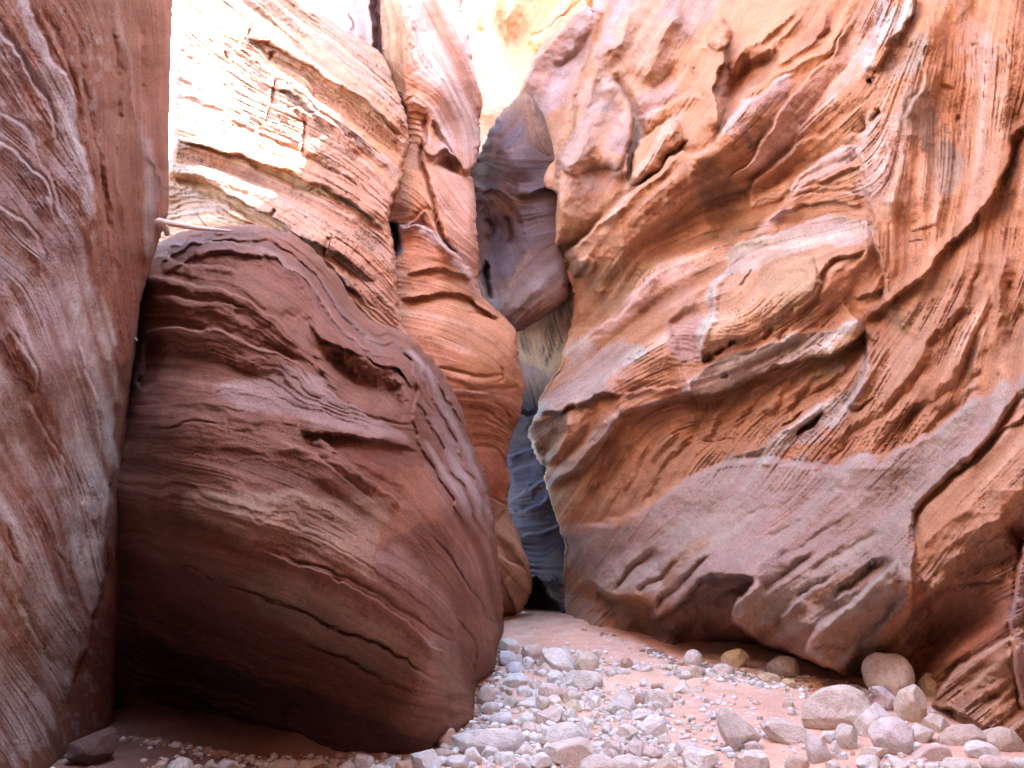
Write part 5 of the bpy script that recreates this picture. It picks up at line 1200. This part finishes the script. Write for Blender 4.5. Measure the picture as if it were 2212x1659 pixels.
# the stones one can pick out: tile, x, y, width, height, colour, angularity, lumps, pits, tilt, sink, label
BIG = [
    (7, 1090, 870, 135, 95, CRM, .35, .12, 0, 0, .2, 'yellowish rounded cobble at the far tip of the pile, touching the buttress'),
    (7, 1080, 950, 125, 95, LVD, .6, .2, .05, 0, .2, 'speckled blue grey cobble just below the yellowish one'),
    (7, 1235, 915, 150, 110, (0.50, 0.30, 0.23), .6, .15, 0, 0, .25, 'reddish cobble behind the small bright white stone'),
    (7, 1208, 985, 90, 85, (0.78, 0.76, 0.73), .6, .15, 0, 0, .2, 'small bright white square stone in front of the reddish cobble'),
    (7, 1125, 1010, 120, 75, LVD, .4, .1, 0, 0, .25, 'flat lavender stone left of the small bright white stone'),
    (7, 1410, 965, 270, 150, (0.62, 0.57, 0.51), .8, .15, .05, -16, .25, 'long pale block sloping to the right at the back of the pile'),
    (7, 1590, 975, 165, 130, TNN, .5, .15, 0, 0, .25, 'rounded tan stone right of the long pale block'),
    (7, 1330, 1015, 110, 70, TNN, .4, .1, 0, 0, .3, 'tan stone tucked under the left end of the long pale block'),
    (7, 1303, 1045, 70, 50, WHT, .4, .1, 0, 0, .25, 'little white oval stone below the long pale block'),
    (7, 1130, 1095, 175, 85, (0.58, 0.58, 0.59), .5, .1, 0, 8, .2, 'flat bluish white slab lying near the buttress with shade under it'),
    (7, 1385, 1070, 110, 80, WHT, .6, .15, 0, 0, .25, 'white angular stone between the bluish slab and the greenish rock'),
    (7, 1570, 1085, 255, 120, (0.58, 0.56, 0.50), .5, .2, 0, 5, .3, 'wide greenish white rock in the middle of the pile'),
    (7, 1360, 1175, 175, 100, (0.55, 0.36, 0.31), .5, .12, 0, -10, .25, 'pinkish stone with a red lower face, left of the cream angular stone'),
    (7, 940, 1190, 125, 125, (0.46, 0.34, 0.29), .4, .15, 0, 0, .25, 'dull pinkish stone tucked against the foot of the buttress'),
    (7, 965, 1275, 130, 80, (0.56, 0.43, 0.38), .25, .1, 0, 6, .2, 'pinkish oval cobble just in front of the buttress foot'),
    (7, 1495, 1200, 125, 85, CRM, .8, .12, 0, 0, .25, 'cream pointed stone directly above the yellow tan one'),
    (7, 1500, 1258, 125, 78, YEL, .5, .12, 0, -8, .25, 'yellow tan stone in the middle of the pile'),
    (7, 1200, 1238, 125, 72, WHT, .6, .15, 0, 0, .25, 'white stone between the pinkish oval cobble and the yellow tan stone'),
    (7, 1310, 1240, 105, 92, (0.56, 0.54, 0.45), .6, .15, 0, 0, .25, 'pale greenish stone left of the yellow tan stone'),
    (7, 1035, 1345, 165, 78, (0.60, 0.60, 0.62), .25, .08, 0, 3, .2, 'bluish white oval cobble right behind the big grey slab by the buttress'),
    (7, 1195, 1350, 112, 92, WHT, .7, .15, 0, 0, .25, 'white blocky stone right of the bluish white oval cobble'),
    (7, 1350, 1322, 195, 92, (0.54, 0.43, 0.37), .5, .12, 0, 8, .3, 'flat pinkish tan stone in front of the yellow tan one'),
    (7, 1810, 1248, 195, 140, (0.58, 0.55, 0.51), .75, .15, .04, 20, .25, 'pale grey angular rock with a small rust brown stone at its right side'),
    (7, 1930, 1218, 62, 84, RDB, .4, .1, 0, 0, .25, 'small rust brown stone beside the pale grey angular rock'),
    (7, 2045, 1200, 215, 110, (0.64, 0.55, 0.49), .4, .2, 0, -10, .4, 'whitish rock half sunk at the far side of the sandy patch'),
    (7, 950, 1480, 480, 150, (0.47, 0.43, 0.41), .45, .14, .03, 0, .3, 'big wide grey slab of rock lying against the base of the buttress'),
    (7, 1440, 1440, 285, 130, (0.58, 0.55, 0.52), .4, .14, 0, 4, .35, 'wide pale grey stone behind the large pinkish beige one'),
    (7, 1490, 1552, 340, 155, (0.58, 0.47, 0.41), .5, .14, 0, 0, .3, 'large flat pinkish beige boulder near the front of the pile'),
    (7, 1840, 1432, 175, 110, CRM, .7, .1, 0, 4, .2, 'cream slab with an undercut rusty edge left of the white knobbly stone'),
    (7, 2030, 1392, 175, 125, (0.70, 0.65, 0.60), .5, .22, .06, 0, .25, 'white knobbly stone at the edge of the sandy patch'),
    (7, 1945, 1312, 175, 72, WHT, .6, .15, 0, 0, .25, 'flat white stone between the pale grey angular rock and the white knobbly stone'),
    (7, 1640, 1240, 84, 92, WHT, .6, .15, 0, 0, .25, 'small upright white stone left of the pale grey angular rock'),
    (7, 680, 1470, 135, 110, (0.44, 0.17, 0.09), .6, .2, .04, 0, .3, 'orange red crumbly rock under the edge of the buttress'),
    (7, 660, 1572, 135, 70, (0.38, 0.24, 0.19), .4, .12, 0, 0, .3, 'brown stone in shade between the big grey slab and the front row'),
    (7, 545, 1615, 210, 115, (0.62, 0.59, 0.56), .7, .15, 0, 10, .25, 'pale angular rock at the bottom edge in front of the dark overhang'),
    (7, 335, 1620, 110, 70, (0.50, 0.47, 0.46), .5, .12, 0, 0, .25, 'grey stone left of the pale angular rock at the bottom edge'),
    (7, 140, 1612, 140, 85, WHT, .6, .15, 0, 0, .25, 'white stone at the bottom edge under the darkest part of the buttress'),
    (7, 855, 1582, 115, 95, WHT, .6, .15, 0, 10, .25, 'white stone in front of the left end of the big grey slab'),
    (7, 965, 1562, 125, 85, (0.64, 0.58, 0.53), .5, .15, 0, 0, .25, 'pale pinkish stone in front of the middle of the big grey slab'),
    (7, 1065, 1602, 155, 85, WHT, .6, .15, 0, 0, .25, 'white stone in the front row right of centre of the big grey slab'),
    (7, 1190, 1548, 145, 85, (0.66, 0.61, 0.55), .8, .12, 0, 16, .25, 'white pointed stone at the right end of the big grey slab'),
    (7, 1290, 1612, 155, 90, WHT, .6, .15, 0, 0, .25, 'white stone touching the left end of the large pinkish beige boulder'),
    (7, 750, 1622, 155, 80, (0.60, 0.62, 0.62), .6, .15, 0, 0, .25, 'bluish white stone at the bottom edge left of the white front row'),
    (7, 1650, 1625, 255, 95, (0.60, 0.49, 0.44), .4, .15, 0, 0, .3, 'pinkish rock at the bottom edge right of the large pinkish beige boulder'),
    (7, 1860, 1628, 240, 85, (0.62, 0.55, 0.48), .4, .15, 0, 0, .3, 'pale cream rock cut by the bottom edge, centre right'),
    (7, 2010, 1560, 150, 70, (0.58, 0.44, 0.39), .5, .12, 0, 0, .3, 'flat pink stone lying on the sand in front of the white knobbly stone'),
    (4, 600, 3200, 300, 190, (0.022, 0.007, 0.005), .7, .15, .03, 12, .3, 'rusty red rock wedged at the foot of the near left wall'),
    (8, 65, 952, 125, 105, (0.62, 0.47, 0.37), .35, .15, 0, 0, .2, 'pale orange rounded stone at the mouth of the dark hollow under the wall'),
    (8, 340, 950, 180, 115, OCH, .5, .25, 0, 0, .2, 'lumpy ochre stone in front of the black hollow under the wall'),
    (8, 262, 1022, 145, 72, (0.58, 0.43, 0.36), .3, .12, 0, 0, .25, 'pinkish rounded stone below the lumpy ochre stone'),
    (8, 650, 1000, 210, 125, (0.40, 0.27, 0.17), .3, .12, 0, 0, .25, 'large brown stone deep in the hollow under the wall'),
    (8, 690, 1112, 95, 52, OCH, .5, .15, 0, 0, .25, 'small ochre stone in front of the large brown stone'),
    (8, 560, 1075, 150, 60, (0.42, 0.29, 0.13), .4, .15, 0, 0, .3, 'flat ochre stone at the shady edge left of the small ochre stone'),
    (8, 160, 1082, 190, 80, TNN, .3, .2, 0, 0, .3, 'double humped tan stone in front of the pinkish rounded stone'),
    (8, 1345, 935, 310, 285, (0.92, 0.84, 0.76), .4, .14, .03, 12, .15, 'big round banded boulder leaning on the right wall, white on its left side'),
    (8, 1280, 1145, 195, 135, (0.52, 0.34, 0.31), .25, .08, 0, 0, .2, 'pink oval cobble below the big banded boulder'),
    (8, 1620, 1122, 165, 140, (0.46, 0.29, 0.12), .7, .12, 0, 0, .25, 'ochre block in the shade behind the tall tan cobble'),
    (8, 1485, 1255, 205, 240, (0.54, 0.39, 0.24), .4, .12, 0, 6, .2, 'tall tan cobble with a pinched waist, right of the dry twigs'),
    (8, 1010, 1280, 450, 270, (0.48, 0.36, 0.27), .5, .12, .02, 28, .3, 'largest tan boulder, tilted and half buried in the sand'),
    (8, 1265, 1360, 290, 205, (0.68, 0.60, 0.54), .4, .25, .03, 0, .25, 'white lumpy boulder behind the round pinkish white one'),
    (8, 1360, 1455, 275, 215, (0.62, 0.52, 0.49), .3, .14, .03, 0, .2, 'round pinkish white boulder in front of the white lumpy one'),
    (8, 1065, 1455, 145, 150, (0.54, 0.49, 0.40), .4, .1, 0, 0, .25, 'pale greenish rounded stone left of the white lumpy boulder'),
    (8, 950, 1462, 110, 75, WHT, .7, .15, 0, 0, .25, 'white broken stone left of the pale greenish rounded one'),
    (8, 990, 1525, 65, 75, WHT, .8, .12, 0, 20, .25, 'small white shard in front of the pale greenish rounded stone'),
    (8, 370, 1400, 235, 290, (0.50, 0.43, 0.37), .8, .12, .05, 24, .2, 'tall leaning grey boulder with a pitted top, alone on the sand'),
    (8, 650, 1420, 310, 150, (0.57, 0.44, 0.36), .6, .15, .08, -18, .25, 'long pitted pinkish boulder right of the tall leaning grey one'),
    (8, 865, 1530, 165, 180, (0.46, 0.39, 0.34), .7, .12, .03, 26, .3, 'grey wedge shaped rock right of the long pitted boulder'),
    (8, 740, 1622, 165, 85, (0.44, 0.29, 0.20), .4, .12, 0, 10, .3, 'brown rock at the bottom edge in front of the grey wedge'),
    (8, 460, 1532, 115, 82, (0.52, 0.42, 0.37), .5, .15, .1, 0, .25, 'small pitted grey stone at the foot of the tall leaning boulder'),
    (8, 450, 1612, 225, 125, (0.68, 0.65, 0.60), .7, .15, .03, 0, .25, 'white blocky boulder at the bottom edge below the tall leaning one'),
    (8, 115, 1612, 245, 125, (0.68, 0.65, 0.62), .5, .2, .03, 0, .25, 'white lumpy boulder at the bottom edge on the bare sand'),
    (8, 20, 1535, 165, 80, (0.52, 0.41, 0.37), .4, .12, 0, 0, .35, 'dull pinkish stone behind the white lumpy boulder at the bottom edge'),
    (8, 1245, 1565, 175, 85, (0.57, 0.43, 0.33), .7, .12, 0, 14, .25, 'tan wedge stone in front of the round pinkish white boulder'),
    (8, 1205, 1622, 155, 80, WHT, .6, .15, 0, 0, .25, 'white stone at the bottom edge under the tan wedge stone'),
    (8, 975, 1645, 90, 60, WHT, .8, .12, 0, 20, .25, 'white shard at the bottom edge between the brown rock and the tan wedge'),
    (8, 1390, 1632, 120, 60, WHT, .8, .12, 0, -22, .25, 'white shard at the bottom edge right of the tan wedge'),
    (8, 1620, 1562, 240, 105, (0.54, 0.33, 0.27), .8, .08, 0, 6, .3, 'flat pink slab on the sand right of the round pinkish white boulder'),
    (8, 1560, 1440, 145, 110, (0.62, 0.49, 0.43), .5, .25, .05, 0, .25, 'knobbly pinkish white stone between the round boulder and the brown flat one'),
    (8, 1640, 1375, 175, 120, (0.48, 0.35, 0.25), .5, .2, .03, 0, .25, 'tan knobbed stone at the foot of the fingered mound'),
    (8, 1815, 1450, 285, 140, (0.42, 0.28, 0.20), .3, .1, 0, 0, .35, 'broad flat brown boulder half buried near the right edge'),
    (8, 2055, 1330, 300, 200, (0.54, 0.41, 0.30), .8, .15, .04, -10, .2, 'large angular tan boulder with a pale broken face at the right edge'),
    (8, 2085, 1475, 265, 150, (0.40, 0.28, 0.19), .5, .15, .04, -14, .35, 'brown shaded rock under the large angular tan boulder'),
    (8, 1940, 1547, 215, 105, (0.74, 0.72, 0.69), .5, .2, .02, -8, .25, 'bright white lumpy stone near the lower right corner'),
    (8, 1800, 1640, 225, 75, (0.56, 0.51, 0.43), .4, .12, 0, 0, .3, 'pale greenish stone at the bottom edge left of the corner'),
    (8, 2030, 1625, 190, 80, (0.56, 0.40, 0.34), .4, .12, 0, 0, .3, 'pink stone at the bottom edge just below the bright white lumpy one'),
    (8, 2190, 1632, 110, 65, (0.62, 0.61, 0.62), .6, .15, 0, 0, .25, 'bluish white stone in the lower right corner'),
]
for i, (tl, x, y, w, h, col, ang, lump, pits, tilt, sink, lab) in enumerate(BIG):
    (u, v), = T(tl, (x, y))
    w, h = w / 3, h / 3
    put_stone('boulder' if w > 55 else 'stone', u, v, w, h, col, stone_mesh(1000 + i, 5 if w > 55 else 4, min(1, ang + 0.15), lump, pits), tilt, sink, lab,
              cat='boulder' if w > 55 else 'stone', fwd=0.86 if 'banded' in lab else 0.42)

# the crowd of cobbles between them
POOL = [stone_mesh(2000 + i, 4, [.6, .8, .95, 1.1][i % 4], [.14, .22, .3][i % 3], [0, .04, .08][i % 3]) for i in range(18)]
PILE = np.array([(1030, 1560), (1068, 1480), (1085, 1405), (1120, 1388), (1250, 1400), (1340, 1418), (1480, 1440), (1570, 1450), (1600, 1475), (1520, 1500), (1450, 1530), (1440, 1600), (1500, 1662), (290, 1664), (330, 1650), (640, 1642), (900, 1642), (975, 1590)])
SPARSE = np.array([(1450, 1535), (1560, 1480), (1700, 1470), (1800, 1490), (1990, 1490), (2030, 1540), (2212, 1580), (2212, 1665), (1480, 1665)])
LEDGE = np.array([(1500, 1448), (1560, 1442), (1700, 1470), (1760, 1478), (1700, 1495), (1560, 1480)])
COLS = [('white', WHT), ('pale cream', CRM), ('pale grey', GRY), ('lavender grey', LVD), ('pinkish', PNK), ('tan', TNN), ('rusty brown', (0.30, 0.15, 0.085))]
WTS = [0.33, 0.15, 0.18, 0.08, 0.1, 0.11, 0.05]


def free_spot(u, v, hw, hh, f=0.62):
    for a, b, c, d in placed:
        if abs(u - a) < (c + hw) * f and abs(v - b) < (d + hh) * f:
            return False
    return True


n_fill = 0
for zone, poly, count, smin, smax, where in (('pile', PILE, 195, 18, 52, 'in the crowded pile right of the buttress'), ('sand', SPARSE, 44, 10, 30, 'strewn on the sandy patch at the lower right'),
                                             ('hollow', LEDGE, 12, 12, 26, 'at the edge of the hollow under the wall')):
    done = tries = 0
    lo, hi = poly.min(0), poly.max(0)
    while done < count and tries < 9000:
        tries += 1
        u, v = rng.uniform(lo[0], hi[0]), rng.uniform(lo[1], hi[1])
        if poly_sd(np.array([u]), np.array([v]), poly)[0] < 4:
            continue
        w = smin + (smax - smin) * rng.random() ** 2.0
        w *= 0.65 + 0.5 * (v - 1390) / 270
        h = w * rng.uniform(0.5, 0.8)
        if not free_spot(u, v, w / 2, h / 2, 0.62 if zone == 'pile' else 0.9):
            continue
        nm, c = rng.choices(COLS, WTS)[0] if zone != 'hollow' else rng.choice([('ochre', (0.50, 0.34, 0.16)), ('tan', TNN), ('white', WHT)])
        j = rng.uniform(0.88, 1.1)
        size = 'small' if w < 22 else 'medium'
        put_stone('cobble', u, v, w, h, [min(0.8, q * j) for q in c], POOL[rng.randrange(len(POOL))], rng.uniform(-18, 18), rng.uniform(0.25, 0.45),
                  f'{size} {nm} cobble {where}', f'{size} {nm} cobbles {where}', 'cobble')
        placed[-1] = (u, v, w / 2, h / 2)
        o = bpy.context.scene.collection.objects[-1]
        o.rotation_euler.z += rng.choice((0, math.pi)) + rng.uniform(-0.5, 0.5)
        done += 1
    n_fill += done

FRONT = np.array([(100, 1672), (2212, 1672), (2500, 1720), (2500, 1850), (-200, 1850), (-100, 1720)])
FOOT = [[(1254, 1364), (1337, 1380), (1404, 1402), (1437, 1418), (1560, 1447), (1792, 1474), (1872, 1478)], [(130, 1645), (250, 1595), (350, 1604), (460, 1628), (600, 1648), (700, 1656)],
        [(1086, 1400), (1074, 1460), (1040, 1490), (1030, 1560), (975, 1595)]]
# gravel: far too many bits to count
g_co, g_f = ICO[1]
GP, GF, GCOL = [], [], []
tries = 0
n_g = 0
while n_g < 5600 and tries < 60000:
    tries += 1
    if rng.random() < 0.2:
        poly = FRONT
    elif rng.random() < 0.66:
        poly = PILE
    else:
        poly = SPARSE if rng.random() < 0.75 else LEDGE
    foot = rng.random() < 0.12
    if foot:
        ln_ = FOOT[rng.randrange(3)]
        a_ = rng.random() * (len(ln_) - 1)
        k_ = int(a_)
        u = ln_[k_][0] + (a_ - k_) * (ln_[k_ + 1][0] - ln_[k_][0]) + rng.gauss(0, 6)
        v = ln_[k_][1] + (a_ - k_) * (ln_[k_ + 1][1] - ln_[k_][1]) + abs(rng.gauss(0, 7)) - 3
        poly = None
    else:
        lo, hi = poly.min(0), poly.max(0)
        u, v = rng.uniform(lo[0] - 10, hi[0] + 10), rng.uniform(lo[1] - 10, hi[1])
        d = poly_sd(np.array([u]), np.array([v]), poly)[0]
        if d < -12 or (d < 6 and rng.random() < 0.5):
            continue
    if poly is SPARSE and vnoise(np.array([u]), np.array([v]), 60, 77)[0] < -0.05:
        continue
    x, y, Z, g = to_ground(u, v)
    r = (2.5 + 10 * rng.random() ** 2.2) * (0.7 + 0.5 * (v - 1390) / 270) / 2 * Z / F * 1.5
    s = np.array([rng.uniform(.8, 1.3), rng.uniform(.8, 1.3), rng.uniform(.5, .8)]) * r
    a = rng.uniform(0, 6.28)
    q = g_co * (1 + 0.18 * np.array([rng.uniform(-1, 1) for _ in range(len(g_co))]))[:, None] * s
    q = np.stack([q[:, 0] * math.cos(a) - q[:, 1] * math.sin(a), q[:, 0] * math.sin(a) + q[:, 1] * math.cos(a), q[:, 2]], -1)
    q += (x, y, g + s[2] * 0.45)
    GF.append(g_f + n_g * len(g_co)); GP.append(q)
    c = np.array(rng.choices([WHT, CRM, GRY, LVD, PNK, (0.5, 0.29, 0.22)], [0.34, 0.14, 0.18, 0.1, 0.16, 0.08])[0]) * rng.uniform(0.85, 1.1)
    if foot and rng.random() < 0.75:
        c = np.array((0.16, 0.07, 0.04)) * rng.uniform(0.7, 1.3)
    GCOL.append(np.tile(np.minimum(c ** 0.5 * (0.88, 1.0, 1.05), 0.9), (len(g_co), 1)))
    n_g += 1
gr = link_mesh('gravel', np.concatenate(GP), np.concatenate(GF), rock_mat('gravel_bits', 60, 0.2, 0.2, 0.9, 0.15), col=np.concatenate(GCOL))
tag(gr, 'loose pale gravel scattered between the cobbles and over the sand', 'gravel', kind='stuff')

# ------------------------------------------------------------------ driftwood, twigs, dry grass, wedged pebbles
def plain_mat(name, col, scale=(40, 40, 4), var=0.35):
    m, N, L, b = new_mat(name)
    tc = N.new('ShaderNodeTexCoord'); mp = N.new('ShaderNodeMapping'); mp.inputs['Scale'].default_value = scale
    n = N.new('ShaderNodeTexNoise'); n.inputs['Scale'].default_value = 3; n.inputs['Detail'].default_value = 6
    L.new(tc.outputs['Object'], mp.inputs[0]); L.new(mp.outputs[0], n.inputs['Vector'])
    r = N.new('ShaderNodeValToRGB')
    r.color_ramp.elements[0].position = 0.3; r.color_ramp.elements[1].position = 0.7
    r.color_ramp.elements[0].color = tuple(c * (1 - var) for c in col) + (1,); r.color_ramp.elements[1].color = tuple(min(1, c * (1 + var)) for c in col) + (1,)
    L.new(n.outputs[0], r.inputs[0]); L.new(r.outputs[0], b.inputs['Base Color'])
    b.inputs['Roughness'].default_value = 0.85; b.inputs['Specular IOR Level'].default_value = 0.2
    return m


def tubes(paths, sides=6):
    """tapered tubes: each path is a list of (point, radius)"""
    P, Fc = [], []
    for path in paths:
        n0 = len(P)
        for i, (p, r) in enumerate(path):
            p = Vector(p)
            a = Vector(path[max(i - 1, 0)][0]); b = Vector(path[min(i + 1, len(path) - 1)][0])
            d = (b - a).normalized()
            s = d.cross(Vector((0.13, 0.21, 1))).normalized(); t = d.cross(s)
            for k in range(sides):
                an = 2 * math.pi * k / sides
                P.append(p + (s * math.cos(an) + t * math.sin(an)) * r)
        for i in range(len(path) - 1):
            for k in range(sides):
                k2 = (k + 1) % sides
                Fc.append((n0 + i * sides + k, n0 + i * sides + k2, n0 + (i + 1) * sides + k2, n0 + (i + 1) * sides + k))
        for i0 in (n0, n0 + (len(path) - 1) * sides):
            for k in range(1, sides - 1, 2):
                Fc.append((i0, i0 + k, i0 + k + 1, i0 + min(k + 2, sides - 1)))
    return np.array([tuple(p) for p in P]), np.array(Fc)


def pp(u, v, Z):
    return Vector(ray3(u, v, Z))


WOOD = plain_mat('bleached_wood', (0.52, 0.45, 0.42), (60, 60, 6))
DARKW = plain_mat('dark_twig', (0.20, 0.13, 0.10), (30, 30, 30))
STRAW = plain_mat('dry_straw', (0.40, 0.25, 0.12), (30, 30, 30))
lg = [(pp(336, 479, 7.05), 0.024), (pp(344, 480, 7.05), 0.040), (pp(354, 480, 7.1), 0.030), (pp(378, 484, 7.3), 0.029), (pp(405, 489, 7.7), 0.027), (pp(430, 493, 8.05), 0.024), (pp(462, 496, 8.3), 0.020), (pp(500, 499, 8.42), 0.010)]
P_, F_ = tubes([lg], 10)
logo = link_mesh('driftwood_log', P_, F_, WOOD)
tag(logo, 'bleached driftwood log jammed across the crack on top of the buttress', 'log')
P_, F_ = tubes([[(pp(350, 483, 7.1), .034), (pp(358, 493, 7.12), .03), (pp(362, 508, 7.16), .022)]], 8)
link_mesh('branch_stub', P_, F_, WOOD, parent=logo)
P_, F_ = tubes([[(pp(452, 494, 8.5), .008), (pp(438, 480, 8.55), .007), (pp(424, 462, 8.6), .004)]], 5)
tag(link_mesh('twig', P_, F_, DARKW), 'thin dark twig sticking up beside the bleached log', 'twig')
P_, F_ = tubes([[(pp(705, 552, 9.0), .010), (pp(710, 535, 8.95), .009), (pp(716, 506, 8.9), .005)]], 5)
tag(link_mesh('twig', P_, F_, DARKW), 'short dark twig standing on the slope behind the crown of the buttress', 'twig')
for k, (u, v, w) in enumerate(((327, 518, 9), (334, 514, 7), (322, 534, 10), (293, 733, 10))):
    o = bpy.data.objects.new('pebble', POOL[k]); C.objects.link(o)
    Z = 7.55 if v < 600 else 7.25
    o.location = pp(u, v, Z); r = w / 2 * Z / F
    o.scale = (r, r, r * 0.8); o.color = (0.66, 0.64, 0.62, 1)
    up = v < 600
    tag(o, 'small white pebble wedged in the upper end of the dark crack by the driftwood' if up else 'single white pebble wedged in the dark crack halfway down the buttress',
        'pebble', 'pebbles wedged in the upper crack' if up else None)


def tuft(name, pts, n, ln, rad, mat, label, cat, spread=(0.2, 0.1, 0.05), lean=(1, 0, 0.3)):
    paths = []
    for i in range(n):
        t = rng.random() * (len(pts) - 1)
        k = int(t)
        a = pts[k].lerp(pts[min(k + 1, len(pts) - 1)], t - k)
        b = a + Vector((rng.uniform(-1, 1) * spread[0], rng.uniform(-1, 1) * spread[1], rng.uniform(0, 1) * spread[2]))
        d = (Vector(lean) + Vector((rng.uniform(-.9, .9), rng.uniform(-.6, .6), rng.uniform(-.35, .6)))).normalized()
        l = ln * rng.uniform(0.5, 1.2)
        c1 = b + d * l * 0.5 + Vector((0, 0, rng.uniform(-.02, .03))); c2 = c1 + d * l * 0.5 - Vector((0, 0, l * 0.2))
        paths.append([(b, rad), (c1, rad * .8), (c2, rad * .4)])
    P, Fc = tubes(paths, 4)
    return tag(link_mesh(name, P, Fc, mat), label, cat)


def gp(u, v, dz=0.0):
    x, y, Z, g = to_ground(u, v)
    return Vector((x, y, g + dz))


tuft('dry_grass', [gp(1925, 1475, .06), gp(1960, 1473, .08), gp(2010, 1474, .06)], 90, 0.26, 0.0035, STRAW, 'tangle of dry straw caught between the banded boulder and the wall', 'dry grass', (.12, .08, .10), (-.4, -.5, .1))
tuft('twig_bundle', [gp(1850, 1535, .10), gp(1885, 1528, .12), gp(1915, 1530, .10)], 50, 0.2, 0.0035, plain_mat('grey_twigs', (0.30, 0.22, 0.19)), 'dark bundle of twigs lying between the largest tan boulder and the tall tan cobble', 'twigs', (.12, .08, .06), (-.9, -.2, -.1))
